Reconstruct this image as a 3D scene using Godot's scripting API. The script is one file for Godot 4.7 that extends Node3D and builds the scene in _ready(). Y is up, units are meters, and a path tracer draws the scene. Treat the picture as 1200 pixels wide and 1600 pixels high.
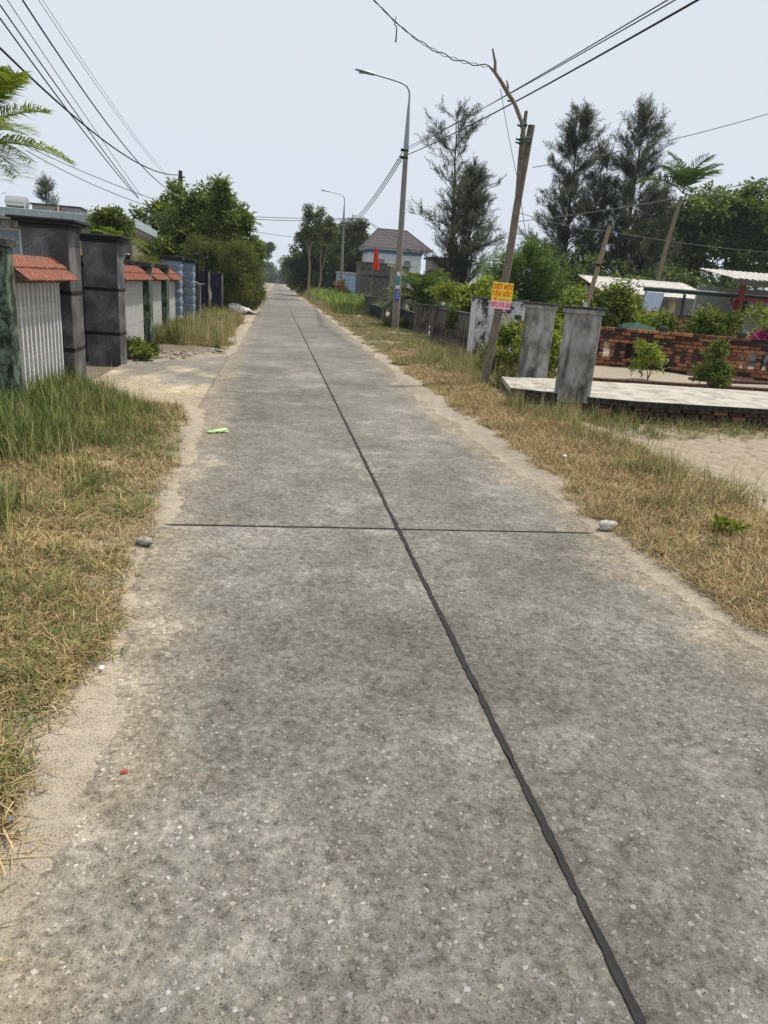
extends Node3D
# A straight concrete village lane under a hazy midday sky, with verges, walls, gardens and overhead wires.
# Units are metres; the lane runs towards -z, its middle joint lies at x = 0.88.

# ---------------------------------------------------------------- mesh builder
class MB:
	var v := PackedVector3Array()
	var n := PackedVector3Array()
	var c := PackedColorArray()
	var ix := PackedInt32Array()
	var col := Color.WHITE
	func vert(p: Vector3, nn: Vector3) -> int:
		v.append(p); n.append(nn); c.append(col)
		return v.size() - 1
	func tri(a: Vector3, b: Vector3, d: Vector3) -> void:      # counter-clockwise seen from outside
		var nn := (b - a).cross(d - a).normalized()
		var i := v.size()
		v.append(a); v.append(b); v.append(d)
		n.append(nn); n.append(nn); n.append(nn)
		c.append(col); c.append(col); c.append(col)
		ix.append(i); ix.append(i + 2); ix.append(i + 1)
	func quad(a: Vector3, b: Vector3, d: Vector3, e: Vector3) -> void:
		var nn := (d - a).cross(e - b).normalized()
		var i := v.size()
		v.append(a); v.append(b); v.append(d); v.append(e)
		for k in 4:
			n.append(nn); c.append(col)
		ix.append(i); ix.append(i + 2); ix.append(i + 1)
		ix.append(i); ix.append(i + 3); ix.append(i + 2)
	func hexa(p: Array) -> void:                                # 8 corners: bottom ring 0-3, top ring 4-7, counter-clockwise from above
		quad(p[3], p[2], p[1], p[0]); quad(p[4], p[5], p[6], p[7])
		for k in 4:
			var j: int = (k + 1) % 4
			quad(p[k], p[j], p[j + 4], p[k + 4])
	func box(o: Vector3, s: Vector3, b := Basis.IDENTITY) -> void:   # o is the centre
		var h := s * 0.5
		var p := []
		for y in [-1, 1]:
			for q in [[-1, 1], [1, 1], [1, -1], [-1, -1]]:
				p.append(o + b * Vector3(h.x * q[0], h.y * y, h.z * q[1]))
		hexa(p)
	func rbox(o: Vector3, s: Vector3, r: float, b := Basis.IDENTITY) -> void:   # box with chamfered upright and top edges
		var h := s * 0.5
		var rings := []
		for lv in [[-h.y, 0.0], [h.y - r, 0.0], [h.y, r]]:
			var ring := []
			var hx: float = h.x - lv[1]
			var hz: float = h.z - lv[1]
			for q in [[-hx, hz - r], [-hx + r, hz], [hx - r, hz], [hx, hz - r], [hx, -hz + r], [hx - r, -hz], [-hx + r, -hz], [-hx, -hz + r]]:
				ring.append(o + b * Vector3(q[0], lv[0], q[1]))
			rings.append(ring)
		for l in 2:
			for k in 8:
				var j: int = (k + 1) % 8
				quad(rings[l][k], rings[l][j], rings[l + 1][j], rings[l + 1][k])
		var t: Array = rings[2]
		for k in range(1, 7):
			tri(t[0], t[k], t[k + 1])
		var u: Array = rings[0]
		for k in range(1, 7):
			tri(u[0], u[k + 1], u[k])
	func tube(pts: Array, rads: Array, sides := 8, cap := true) -> void:
		var start := v.size()
		var m := pts.size()
		var ref := Vector3(0.31, 0.17, 0.93)
		for i in m:
			var d: Vector3 = (pts[min(i + 1, m - 1)] - pts[max(i - 1, 0)]).normalized()
			var a := d.cross(ref).normalized()
			var b := d.cross(a).normalized()
			for k in sides:
				var t := TAU * k / sides
				var r := a * cos(t) + b * sin(t)
				v.append(pts[i] + r * rads[i]); n.append(r); c.append(col)
		for i in m - 1:
			for k in sides:
				var p := start + i * sides + k
				var q := start + i * sides + (k + 1) % sides
				ix.append(p); ix.append(q + sides); ix.append(q)
				ix.append(p); ix.append(p + sides); ix.append(q + sides)
		if cap:
			for e in [0, m - 1]:
				var d: Vector3 = (pts[1] - pts[0]).normalized() * -1.0 if e == 0 else (pts[m - 1] - pts[m - 2]).normalized()
				var ci := vert(pts[e], d)
				for k in sides:
					var i1 := vert(v[start + e * sides + k], d)
					var i2 := vert(v[start + e * sides + (k + 1) % sides], d)
					if e == 0:
						ix.append(ci); ix.append(i2); ix.append(i1)
					else:
						ix.append(ci); ix.append(i1); ix.append(i2)
	func grid(nu: int, nv: int, f: Callable, fc = null) -> void:   # f(i, j) -> point, smooth normals
		var s := v.size()
		for i in nu:
			for j in nv:
				v.append(f.call(i, j)); c.append(fc.call(i, j) if fc != null else col)
		for i in nu:
			for j in nv:
				var a: Vector3 = v[s + min(i + 1, nu - 1) * nv + j] - v[s + max(i - 1, 0) * nv + j]
				var b: Vector3 = v[s + i * nv + min(j + 1, nv - 1)] - v[s + i * nv + max(j - 1, 0)]
				n.append(a.cross(b).normalized())
		for i in nu - 1:
			for j in nv - 1:
				var p := s + i * nv + j
				ix.append(p); ix.append(p + nv + 1); ix.append(p + nv)
				ix.append(p); ix.append(p + 1); ix.append(p + nv + 1)
	func commit() -> ArrayMesh:
		var a := []
		a.resize(Mesh.ARRAY_MAX)
		a[Mesh.ARRAY_VERTEX] = v; a[Mesh.ARRAY_NORMAL] = n; a[Mesh.ARRAY_COLOR] = c; a[Mesh.ARRAY_INDEX] = ix
		var m := ArrayMesh.new()
		m.add_surface_from_arrays(Mesh.PRIMITIVE_TRIANGLES, a)
		return m

var rng := RandomNumberGenerator.new()
var noise := FastNoiseLite.new()
var M := {}
var used := {}

func rr(a: float, b: float) -> float:
	return rng.randf_range(a, b)

func numbered(called: String) -> String:
	var k: int = used.get(called, 0)
	used[called] = k + 1
	return called if k == 0 else "%s_%03d" % [called, k]

func part(called: String, mb: MB, m: Material, parent: Node3D) -> MeshInstance3D:
	return part_mesh(called, mb.commit(), m, parent)

func part_mesh(called: String, mesh: Mesh, m: Material, parent: Node3D) -> MeshInstance3D:
	var o := MeshInstance3D.new()
	o.mesh = mesh
	o.material_override = m
	o.name = called if parent != self else numbered(called)
	parent.add_child(o, true)
	return o

func tag(o: Node3D, label: String, category: String, group := "") -> Node3D:
	o.set_meta("label", label); o.set_meta("category", category)
	if group: o.set_meta("group", group)
	return o

func thing(called: String, label: String, category: String, at := Vector3.ZERO, turn := 0.0, group := "") -> Node3D:
	var o := Node3D.new()
	o.name = numbered(called)
	add_child(o)
	o.position = at; o.rotation.y = turn
	return tag(o, label, category, group)

func setting(called: String, label := "") -> Node3D:
	var o := Node3D.new()
	o.name = numbered(called)
	add_child(o)
	o.set_meta("kind", "structure")
	if label: o.set_meta("label", label)
	return o

func crowd(called: String, mesh: Mesh, m: Material, xf: Array, cols: Array, parent: Node3D) -> MultiMeshInstance3D:
	var mm := MultiMesh.new()
	mm.transform_format = MultiMesh.TRANSFORM_3D
	mm.use_colors = true
	mm.mesh = mesh
	mm.instance_count = xf.size()
	for i in xf.size():
		mm.set_instance_transform(i, xf[i])
		mm.set_instance_color(i, cols[i])
	var o := MultiMeshInstance3D.new()
	o.multimesh = mm
	o.material_override = m
	o.name = called if parent != self else numbered(called)
	o.set_meta("kind", "stuff")
	parent.add_child(o, true)
	return o

# ---------------------------------------------------------------- materials
func field(size: int, seed_: int, freq: float, type := FastNoiseLite.TYPE_SIMPLEX_SMOOTH, oct := 4, ridged := false, gain := 0.5) -> PackedByteArray:
	var f := FastNoiseLite.new()
	f.seed = seed_; f.frequency = freq; f.noise_type = type
	f.fractal_octaves = oct
	f.fractal_gain = gain
	if ridged: f.fractal_type = FastNoiseLite.FRACTAL_RIDGED
	if type == FastNoiseLite.TYPE_CELLULAR:
		f.cellular_return_type = FastNoiseLite.RETURN_DISTANCE
		f.fractal_type = FastNoiseLite.FRACTAL_NONE
	var im := f.get_seamless_image(size, size, false, false, 0.1, true)
	im.convert(Image.FORMAT_L8)
	return im.get_data()

# layers: [[field, weight] ...]; stops: [[position, sRGB colour] ...]
func mottled(size: int, layers: Array, stops: Array) -> ImageTexture:
	var lut := PackedByteArray()
	lut.resize(256 * 3)
	for i in 256:
		var t := i / 255.0
		var k := 0
		while k < stops.size() - 2 and t > stops[k + 1][0]: k += 1
		var u: float = clamp((t - stops[k][0]) / (stops[k + 1][0] - stops[k][0]), 0.0, 1.0)
		var cc: Color = (stops[k][1] as Color).lerp(stops[k + 1][1], u)
		lut[i * 3] = int(cc.r * 255); lut[i * 3 + 1] = int(cc.g * 255); lut[i * 3 + 2] = int(cc.b * 255)
	var out := PackedByteArray()
	var total := size * size
	out.resize(total * 3)
	var a: PackedByteArray = layers[0][0]
	var b: PackedByteArray = layers[1][0] if layers.size() > 1 else a
	var d: PackedByteArray = layers[2][0] if layers.size() > 2 else a
	var wa: float = layers[0][1]
	var wb: float = layers[1][1] if layers.size() > 1 else 0.0
	var wd: float = layers[2][1] if layers.size() > 2 else 0.0
	var off := 127.5 * (1.0 - wa - wb - wd)
	for i in total:
		var q := clampi(int(a[i] * wa + b[i] * wb + d[i] * wd + off), 0, 255) * 3
		var o := i * 3
		out[o] = lut[q]; out[o + 1] = lut[q + 1]; out[o + 2] = lut[q + 2]
	var im := Image.create_from_data(size, size, false, Image.FORMAT_RGB8, out)
	im.generate_mipmaps()
	return ImageTexture.create_from_image(im)

func grey(bytes: PackedByteArray, size: int) -> ImageTexture:
	var im := Image.create_from_data(size, size, false, Image.FORMAT_L8, bytes)
	return ImageTexture.create_from_image(im)

func plain(c: Color, rough := 0.85, metal := 0.0) -> StandardMaterial3D:
	var m := StandardMaterial3D.new()
	m.albedo_color = c
	m.roughness = rough
	m.metallic = metal
	m.metallic_specular = 0.4
	return m

func surf(c: Color, t: Texture2D, scale: Vector3, rough := 0.9, bump: Texture2D = null, depth := 1.0, vc := false) -> StandardMaterial3D:
	var m := plain(c, rough)
	m.albedo_texture = t
	m.uv1_triplanar = true
	m.uv1_world_triplanar = true
	m.uv1_scale = scale
	m.vertex_color_use_as_albedo = vc
	if bump:
		m.heightmap_enabled = true
		m.heightmap_texture = bump
		m.heightmap_scale = depth
	return m

func leafy(c: Color, rough := 0.6, glow := 0.35) -> StandardMaterial3D:
	var m := plain(c, rough)
	m.vertex_color_use_as_albedo = true
	m.cull_mode = BaseMaterial3D.CULL_DISABLED
	m.backlight_enabled = true
	m.backlight = Color(glow, glow, glow * 0.7)
	return m

func road_texture(size: int) -> Array:
	var f1 := field(size, 11, 0.02, FastNoiseLite.TYPE_SIMPLEX_SMOOTH, 6, false, 0.82)
	var f2 := field(size, 12, 0.006, FastNoiseLite.TYPE_SIMPLEX_SMOOTH, 7, false, 0.72)
	var f3 := field(size, 13, 0.022, FastNoiseLite.TYPE_SIMPLEX_SMOOTH, 3, true)
	var rnd := RandomNumberGenerator.new()
	rnd.seed = 5
	var out := PackedByteArray()
	var hgt := PackedByteArray()
	out.resize(size * size * 3)
	hgt.resize(size * size)
	for i in size * size:
		var fine := f1[i]
		var s: int = 42 + ((fine * 74 + f2[i] * 32) >> 8) + (rnd.randi() & 31)
		if fine < 88: s -= (88 - fine) >> 2
		var rdg := f3[i]
		if rdg > 226 and f2[i] < 130: s -= (rdg - 226)
		s = clampi((s * 152) / 100, 12, 240)
		var o := i * 3
		out[o] = s + 5; out[o + 1] = s + 2; out[o + 2] = s - 6
		hgt[i] = clampi((fine >> 1) + 60 - (30 if rdg > 230 else 0), 0, 255)
	# pale chips of stone laid bare by wear, and dark pits
	for k in 60000:
		var cx := rnd.randi() % size
		var cy := rnd.randi() % size
		var r: float = 1.0 + 2.2 * rnd.randf() if k > 20000 else 1.2 + 8.0 * pow(rnd.randf(), 3.2)
		var ang := rnd.randf() * TAU
		var st := 0.34 + 0.55 * rnd.randf()
		var dark := rnd.randf() < (0.38 if k > 20000 else 0.06) and r < 3.3
		var tone: float = (0.62 + 0.2 * rnd.randf()) if dark else (1.05 + 0.55 * rnd.randf())
		var warm := (rnd.randf() - 0.3) * 14.0
		var ri := int(r + 1)
		var keep := (0.25 + 0.5 * rnd.randf()) if k > 20000 else (0.5 + 0.45 * rnd.randf())
		for dy in range(-ri, ri + 1):
			for dx in range(-ri, ri + 1):
				var ux := (dx * cos(ang) + dy * sin(ang)) / r
				var uy := (-dx * sin(ang) + dy * cos(ang)) / (r * st)
				if absf(ux) + absf(uy) * 0.55 + 0.25 * uy < 1.0 and ux * ux + uy * uy < 0.92 and absf(ux * 0.6 - uy) < 0.95:
					var i: int = ((cy + dy + size) % size) * size + (cx + dx + size) % size
					var o := i * 3
					for ch in 3:
						var t: float = out[o + ch] * (1.0 - keep) + keep * (163.0 if not dark else 125.0) * tone + (warm if ch == 0 else (-warm if ch == 2 else 0.0))
						out[o + ch] = clampi(int(t), 10, 248)
					hgt[i] = clampi(hgt[i] + (-60 if dark else 45), 0, 255)
	var im := Image.create_from_data(size, size, false, Image.FORMAT_RGB8, out)
	im.generate_mipmaps()
	return [ImageTexture.create_from_image(im), grey(hgt, size)]

func make_materials() -> void:
	var S := 512
	var fa := field(S, 1, 0.012)
	var fb := field(S, 2, 0.045)
	var fc := field(S, 3, 0.16, FastNoiseLite.TYPE_SIMPLEX_SMOOTH, 2)
	var fd := field(S, 4, 0.006)
	var cell := field(S, 6, 0.06, FastNoiseLite.TYPE_CELLULAR)
	var rt := road_texture(2048)
	M.road = surf(Color(1, 1, 1), rt[0], Vector3.ONE * 0.42, 0.93, rt[1], 0.8, true)
	M.road.detail_enabled = true
	M.road.detail_blend_mode = BaseMaterial3D.BLEND_MODE_MUL
	M.road.detail_uv_layer = BaseMaterial3D.DETAIL_UV_2
	M.road.uv2_triplanar = true
	M.road.uv2_world_triplanar = true
	M.road.uv2_scale = Vector3.ONE * 0.155
	M.road.detail_albedo = mottled(1024, [[field(1024, 14, 0.02, FastNoiseLite.TYPE_SIMPLEX_SMOOTH, 5), 0.5], [field(1024, 15, 0.005, FastNoiseLite.TYPE_SIMPLEX_SMOOTH, 4), 0.55]], [[0.0, Color(0.76, 0.755, 0.74)], [0.42, Color(0.86, 0.858, 0.85)], [0.60, Color(0.91, 0.91, 0.905)], [0.76, Color(1, 1, 1)], [1.0, Color(1, 1, 1)]])
	var pale := mottled(S, [[fa, 0.5], [fb, 0.5], [fc, 0.6]], [[0.0, Color(0.72, 0.72, 0.72)], [0.5, Color(0.88, 0.88, 0.88)], [1.0, Color(1, 1, 1)]])
	var sandt := mottled(S, [[fb, 0.4], [fc, 1.1], [fa, 0.4]], [[0.0, Color(0.62, 0.6, 0.57)], [0.35, Color(0.85, 0.84, 0.82)], [1.0, Color(1, 1, 1)]])
	M.sand = surf(Color(1, 1, 1), sandt, Vector3.ONE * 1.3, 0.97, grey(fc, S), 0.5, true)
	M.ground = surf(Color(1, 1, 1), sandt, Vector3.ONE * 0.9, 0.97, grey(fb, S), 1.2, true)
	M.tar = surf(Color(0.17, 0.17, 0.17), pale, Vector3.ONE * 3.0, 0.75, grey(fc, S), 0.3)
	# plaster with rain streaks and black mould
	var mould := mottled(S, [[fa, 0.8], [fb, 0.45], [fc, 0.35]], [[0.0, Color(0.20, 0.20, 0.19)], [0.28, Color(0.40, 0.40, 0.39)], [0.5, Color(0.62, 0.62, 0.61)], [0.72, Color(0.72, 0.73, 0.73)], [1.0, Color(0.85, 0.86, 0.86)]])
	var mould2 := mottled(S, [[fd, 0.9], [fb, 0.5], [fc, 0.3]], [[0.0, Color(0.14, 0.14, 0.14)], [0.36, Color(0.30, 0.30, 0.30)], [0.46, Color(0.68, 0.69, 0.69)], [0.7, Color(0.82, 0.83, 0.84)], [1.0, Color(0.9, 0.9, 0.9)]])
	var soft := mottled(S, [[fa, 0.7], [fd, 0.6], [fb, 0.3]], [[0.0, Color(0.26, 0.26, 0.25)], [0.30, Color(0.48, 0.48, 0.47)], [0.5, Color(0.63, 0.63, 0.62)], [0.75, Color(0.73, 0.74, 0.74)], [1.0, Color(0.86, 0.87, 0.87)]])
	M.plaster = surf(Color(0.84, 0.84, 0.83), soft, Vector3(0.55, 0.33, 0.55), 0.95, grey(fb, S), 0.25)
	M.plaster_dark = surf(Color(0.62, 0.62, 0.60), mould, Vector3(1.9, 0.4, 1.9), 0.95, grey(fb, S), 0.4)
	M.whitewash = surf(Color(0.95, 0.95, 0.95), mould2, Vector3(0.7, 0.45, 0.7), 0.95, grey(fb, S), 0.4)
	M.white_clean = surf(Color(0.9, 0.9, 0.89), pale, Vector3(1.2, 0.6, 1.2), 0.9)
	M.cap = surf(Color(0.42, 0.42, 0.41), mould, Vector3.ONE * 1.5, 0.95)
	M.wall_brown = surf(Color(0.60, 0.56, 0.52), mould, Vector3(1.5, 0.35, 1.5), 0.95, grey(fb, S), 0.4)
	M.wall_dark = surf(Color(0.34, 0.34, 0.34), mould, Vector3(1.2, 0.4, 1.2), 0.95, grey(fb, S), 0.4)
	M.bar = surf(Color(0.90, 0.90, 0.885), pale, Vector3(0.5, 0.25, 0.5), 0.8)
	M.green_post = surf(Color(0.58, 0.60, 0.57), mottled(S, [[fa, 0.8], [fb, 0.5], [fc, 0.3]], [[0.0, Color(0.17, 0.20, 0.18)], [0.38, Color(0.28, 0.33, 0.29)], [0.58, Color(0.60, 0.67, 0.61)], [1.0, Color(0.80, 0.86, 0.80)]]), Vector3(0.8, 0.5, 0.8), 0.9, grey(fb, S), 0.3)
	M.granite = surf(Color(0.52, 0.52, 0.52), mottled(S, [[fd, 0.75], [fc, 0.55], [fb, 0.25]], [[0.0, Color(0.42, 0.42, 0.425)], [0.50, Color(0.56, 0.56, 0.565)], [0.62, Color(0.70, 0.70, 0.71)], [1.0, Color(0.92, 0.92, 0.92)]]), Vector3.ONE * 0.62, 0.7, grey(fc, S), 0.15)
	M.black_band = surf(Color(0.055, 0.055, 0.06), pale, Vector3.ONE * 2.0, 0.45)
	M.cap_granite = surf(Color(0.13, 0.13, 0.135), pale, Vector3.ONE * 2.0, 0.55)
	M.black_metal = plain(Color(0.05, 0.05, 0.055), 0.45, 0.3)
	M.gold = plain(Color(0.75, 0.66, 0.42), 0.4, 0.5)
	M.clay = []
	for k in 5:
		var t := mottled(256, [[field(256, 40 + k, 0.05), 0.7], [field(256, 50 + k, 0.2), 0.5]], [[0.0, Color(0.18, 0.13, 0.12)], [0.25 + 0.03 * k, Color(0.38, 0.25, 0.21)], [0.5, Color(0.58, 0.375, 0.31)], [1.0, Color(0.70, 0.50, 0.42)]])
		M.clay.append(surf(Color(0.92 + 0.02 * k, 0.95, 0.95), t, Vector3.ONE * 2.2, 0.85))
	M.mortar = surf(Color(0.80, 0.74, 0.70), mould, Vector3.ONE * 3.0, 0.95)
	M.brick = []
	for k in 8:
		var lo: Color = [Color(0.14, 0.10, 0.09), Color(0.30, 0.15, 0.10)][k % 2]
		var hi: Color = [Color(0.64, 0.41, 0.28), Color(0.70, 0.48, 0.33), Color(0.28, 0.22, 0.19), Color(0.45, 0.30, 0.235), Color(0.20, 0.18, 0.165), Color(0.62, 0.48, 0.37), Color(0.34, 0.24, 0.20), Color(0.17, 0.155, 0.15)][k]
		var t := mottled(128, [[field(128, 60 + k, 0.05), 0.8], [field(128, 70 + k, 0.25), 0.5]], [[0.0, lo * 0.8], [0.4, lo.lerp(hi, 0.7)], [1.0, hi * 1.2]])
		M.brick.append(surf(Color(1, 1, 1), t, Vector3.ONE * 2.0, 0.95))
	M.brick_mortar = surf(Color(0.32, 0.28, 0.25), mould, Vector3.ONE * 2.0, 0.97)
	M.bark = surf(Color(0.76, 0.74, 0.71), mottled(S, [[fb, 0.8], [fc, 0.5], [fa, 0.4]], [[0.0, Color(0.30, 0.28, 0.26)], [0.5, Color(0.60, 0.56, 0.52)], [1.0, Color(0.84, 0.80, 0.75)]]), Vector3(3, 0.5, 3), 0.95, grey(fb, S), 1.0)
	M.bark_dark = surf(Color(0.45, 0.42, 0.39), mottled(S, [[fb, 0.8], [fc, 0.5]], [[0.0, Color(0.3, 0.27, 0.24)], [1.0, Color(0.8, 0.76, 0.7)]]), Vector3(2, 0.5, 2), 0.95)
	M.bark_pale = surf(Color(0.70, 0.66, 0.60), mottled(S, [[fb, 0.8], [fc, 0.5]], [[0.0, Color(0.55, 0.5, 0.45)], [1.0, Color(0.95, 0.92, 0.88)]]), Vector3(2, 0.7, 2), 0.95)
	M.concrete = surf(Color(0.60, 0.585, 0.56), pale, Vector3(1.2, 0.6, 1.2), 0.93, grey(fb, S), 0.3)
	M.pole = surf(Color(0.60, 0.585, 0.545), mottled(S, [[fa, 0.5], [fb, 0.6], [fc, 0.5]], [[0.0, Color(0.60, 0.58, 0.55)], [0.5, Color(0.85, 0.84, 0.82)], [1.0, Color(1, 1, 1)]]), Vector3(2, 0.5, 2), 0.9, grey(fb, S), 0.3)
	M.galvanised = plain(Color(0.56, 0.59, 0.62), 0.5, 0.55)
	M.slab = surf(Color(0.72, 0.715, 0.695), mottled(S, [[fa, 0.7], [fb, 0.5], [fc, 0.3]], [[0.0, Color(0.55, 0.54, 0.51)], [0.45, Color(0.86, 0.85, 0.82)], [1.0, Color(1, 1, 0.98)]]), Vector3.ONE * 0.33, 0.93, grey(fb, S), 0.4)
	M.stone_blue = surf(Color(0.60, 0.65, 0.72), mottled(S, [[fa, 0.6], [fb, 0.7], [fc, 0.4]], [[0.0, Color(0.38, 0.40, 0.43)], [0.5, Color(0.78, 0.80, 0.83)], [1.0, Color(1, 1, 1)]]), Vector3(1.6, 3.0, 1.6), 0.85, grey(fb, S), 0.8)
	M.wall_navy = surf(Color(0.26, 0.28, 0.36), mould, Vector3(1.4, 0.7, 1.4), 0.9)
	M.fascia = surf(Color(0.70, 0.76, 0.77), pale, Vector3(0.4, 0.4, 0.4), 0.85)
	M.house_grey = surf(Color(0.68, 0.69, 0.70), pale, Vector3.ONE * 0.5, 0.9)
	M.cream = surf(Color(0.86, 0.80, 0.64), pale, Vector3.ONE * 0.5, 0.9)
	M.house_white = surf(Color(0.88, 0.90, 0.92), pale, Vector3.ONE * 0.3, 0.9)
	M.house_blue = surf(Color(0.34, 0.55, 0.70), pale, Vector3.ONE * 0.3, 0.9)
	M.roof_brown = surf(Color(0.355, 0.33, 0.35), mottled(S, [[fa, 0.3], [fc, 0.7]], [[0.0, Color(0.8, 0.8, 0.8)], [1.0, Color(1, 1, 1)]]), Vector3.ONE * 0.5, 0.85)
	M.roof_sheet = surf(Color(0.76, 0.755, 0.75), mottled(S, [[fa, 0.8], [fb, 0.5]], [[0.0, Color(0.55, 0.53, 0.5)], [0.5, Color(0.9, 0.89, 0.88)], [1.0, Color(1, 1, 1)]]), Vector3.ONE * 0.5, 0.7)
	M.steel_tank = plain(Color(0.78, 0.76, 0.76), 0.28, 0.9)
	M.red_paint = plain(Color(0.40, 0.12, 0.12), 0.6)
	M.green_paint = plain(Color(0.05, 0.20, 0.19), 0.6)
	M.shade_brown = surf(Color(0.40, 0.37, 0.34), pale, Vector3.ONE, 0.9)  # brown grey standing in for shade, on the outbuilding panel and shed fascia
	M.glass = plain(Color(0.45, 0.52, 0.56), 0.08)
	M.wire = plain(Color(0.07, 0.07, 0.08), 0.6)
	M.wire_grey = plain(Color(0.33, 0.34, 0.36), 0.6)
	M.tape = plain(Color(0.04, 0.33, 0.28), 0.45)
	M.grass = leafy(Color(1, 1, 1), 0.75, 0.3)
	M.leaf = leafy(Color(1, 1, 1), 0.5, 0.95)
	M.needle = leafy(Color(1, 1, 1), 0.8, 0.4)
	M.red_cloth = plain(Color(0.80, 0.13, 0.07), 0.8)
	M.red_cloth.backlight_enabled = true
	M.red_cloth.backlight = Color(0.6, 0.25, 0.15)
	M.white_sack = plain(Color(0.95, 0.95, 0.96), 0.6)
	M.stone = surf(Color(0.95, 0.94, 0.92), mottled(256, [[field(256, 91, 0.05), 0.7], [field(256, 92, 0.2), 0.5]], [[0.0, Color(0.5, 0.5, 0.49)], [1.0, Color(1, 1, 1)]]), Vector3.ONE * 5.0, 0.95)

# ---------------------------------------------------------------- terrain
func smooth(t: float) -> float:
	t = clampf(t, 0.0, 1.0)
	return t * t * (3.0 - 2.0 * t)

func along(z: float, table: Array) -> float:          # piecewise linear in distance d = -z
	var d := -z
	if d <= table[0][0]: return table[0][1]
	for k in table.size() - 1:
		if d <= table[k + 1][0]:
			return lerpf(table[k][1], table[k + 1][1], (d - table[k][0]) / (table[k + 1][0] - table[k][0]))
	return table[-1][1]

const SAND_L := [[0.0, -0.53], [1.6, -0.57], [2.4, -0.58], [4.0, -0.64], [5.6, -0.70], [8.0, -0.76], [10.7, -0.83], [16.0, -0.86], [30.0, -0.88], [300.0, -0.90]]
const SAND_R := [[0.0, 2.42], [2.8, 2.38], [4.0, 2.31], [5.2, 2.37], [6.6, 2.30], [8.9, 2.24], [11.7, 2.24], [15.6, 2.36], [21.6, 2.48], [34.0, 2.6], [300.0, 2.66]]
const GRASS_L := [[0.0, -0.72], [1.9, -0.77], [2.7, -0.80], [3.6, -0.75], [5.2, -0.80], [8.2, -0.93], [9.0, -1.10], [30.0, -1.15], [300.0, -1.3]]
const GRASS_R := [[0.0, 2.70], [3.1, 2.56], [3.9, 2.52], [4.6, 2.47], [6.4, 2.64], [8.6, 2.63], [12.0, 2.60], [17.3, 2.66], [40.0, 2.78], [300.0, 3.2]]

func on_apron(x: float, z: float) -> bool:
	return x > -2.48 and x < -0.8 and z < lerpf(-9.65, -9.15, (x + 2.5) / 1.6) and z > lerpf(-12.7, -15.7, (x + 2.5) / 1.6)

func terrain(x: float, z: float) -> float:
	var y := 0.0
	if x < -0.6:
		y = 0.035 * smooth((-0.9 - x) / 0.6) * (1.0 if z > -9.0 or z < -15.5 else 0.3)
	elif x > 2.3:
		y = 0.03 * smooth((x - 2.7) / 0.7)
		y -= 0.12 * smooth((x - 4.0) / 0.8) * smooth((z + 10.6) / 0.5)
		y += 0.20 * smooth((x - 4.7) / 0.4) * smooth((-z - 11.0) / 0.6) * smooth((z + 18.5) / 2.0)
	if on_apron(x, z): return -0.08
	y += 0.022 * noise.get_noise_2d(x * 60.0, z * 60.0) + 0.035 * noise.get_noise_2d(x * 14.0 + 300.0, z * 14.0) * smooth(maxf(-1.0 - x, x - 2.8) / 0.8)
	y += 0.03 * noise.get_noise_2d(x * 90.0, z * 90.0) * smooth((x - 4.3) / 0.6) * smooth((z + 10.0) / 0.5)
	return y

func lines(a: float, b: float, first: float, grow: float, biggest: float) -> PackedFloat32Array:
	var o := PackedFloat32Array()
	var t := a
	var s := first
	var sg := signf(b - a)
	while (b - t) * sg > 1e-4:
		o.append(t)
		t += sg * s
		s = minf(s * grow, biggest)
	o.append(b)
	return o

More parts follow.
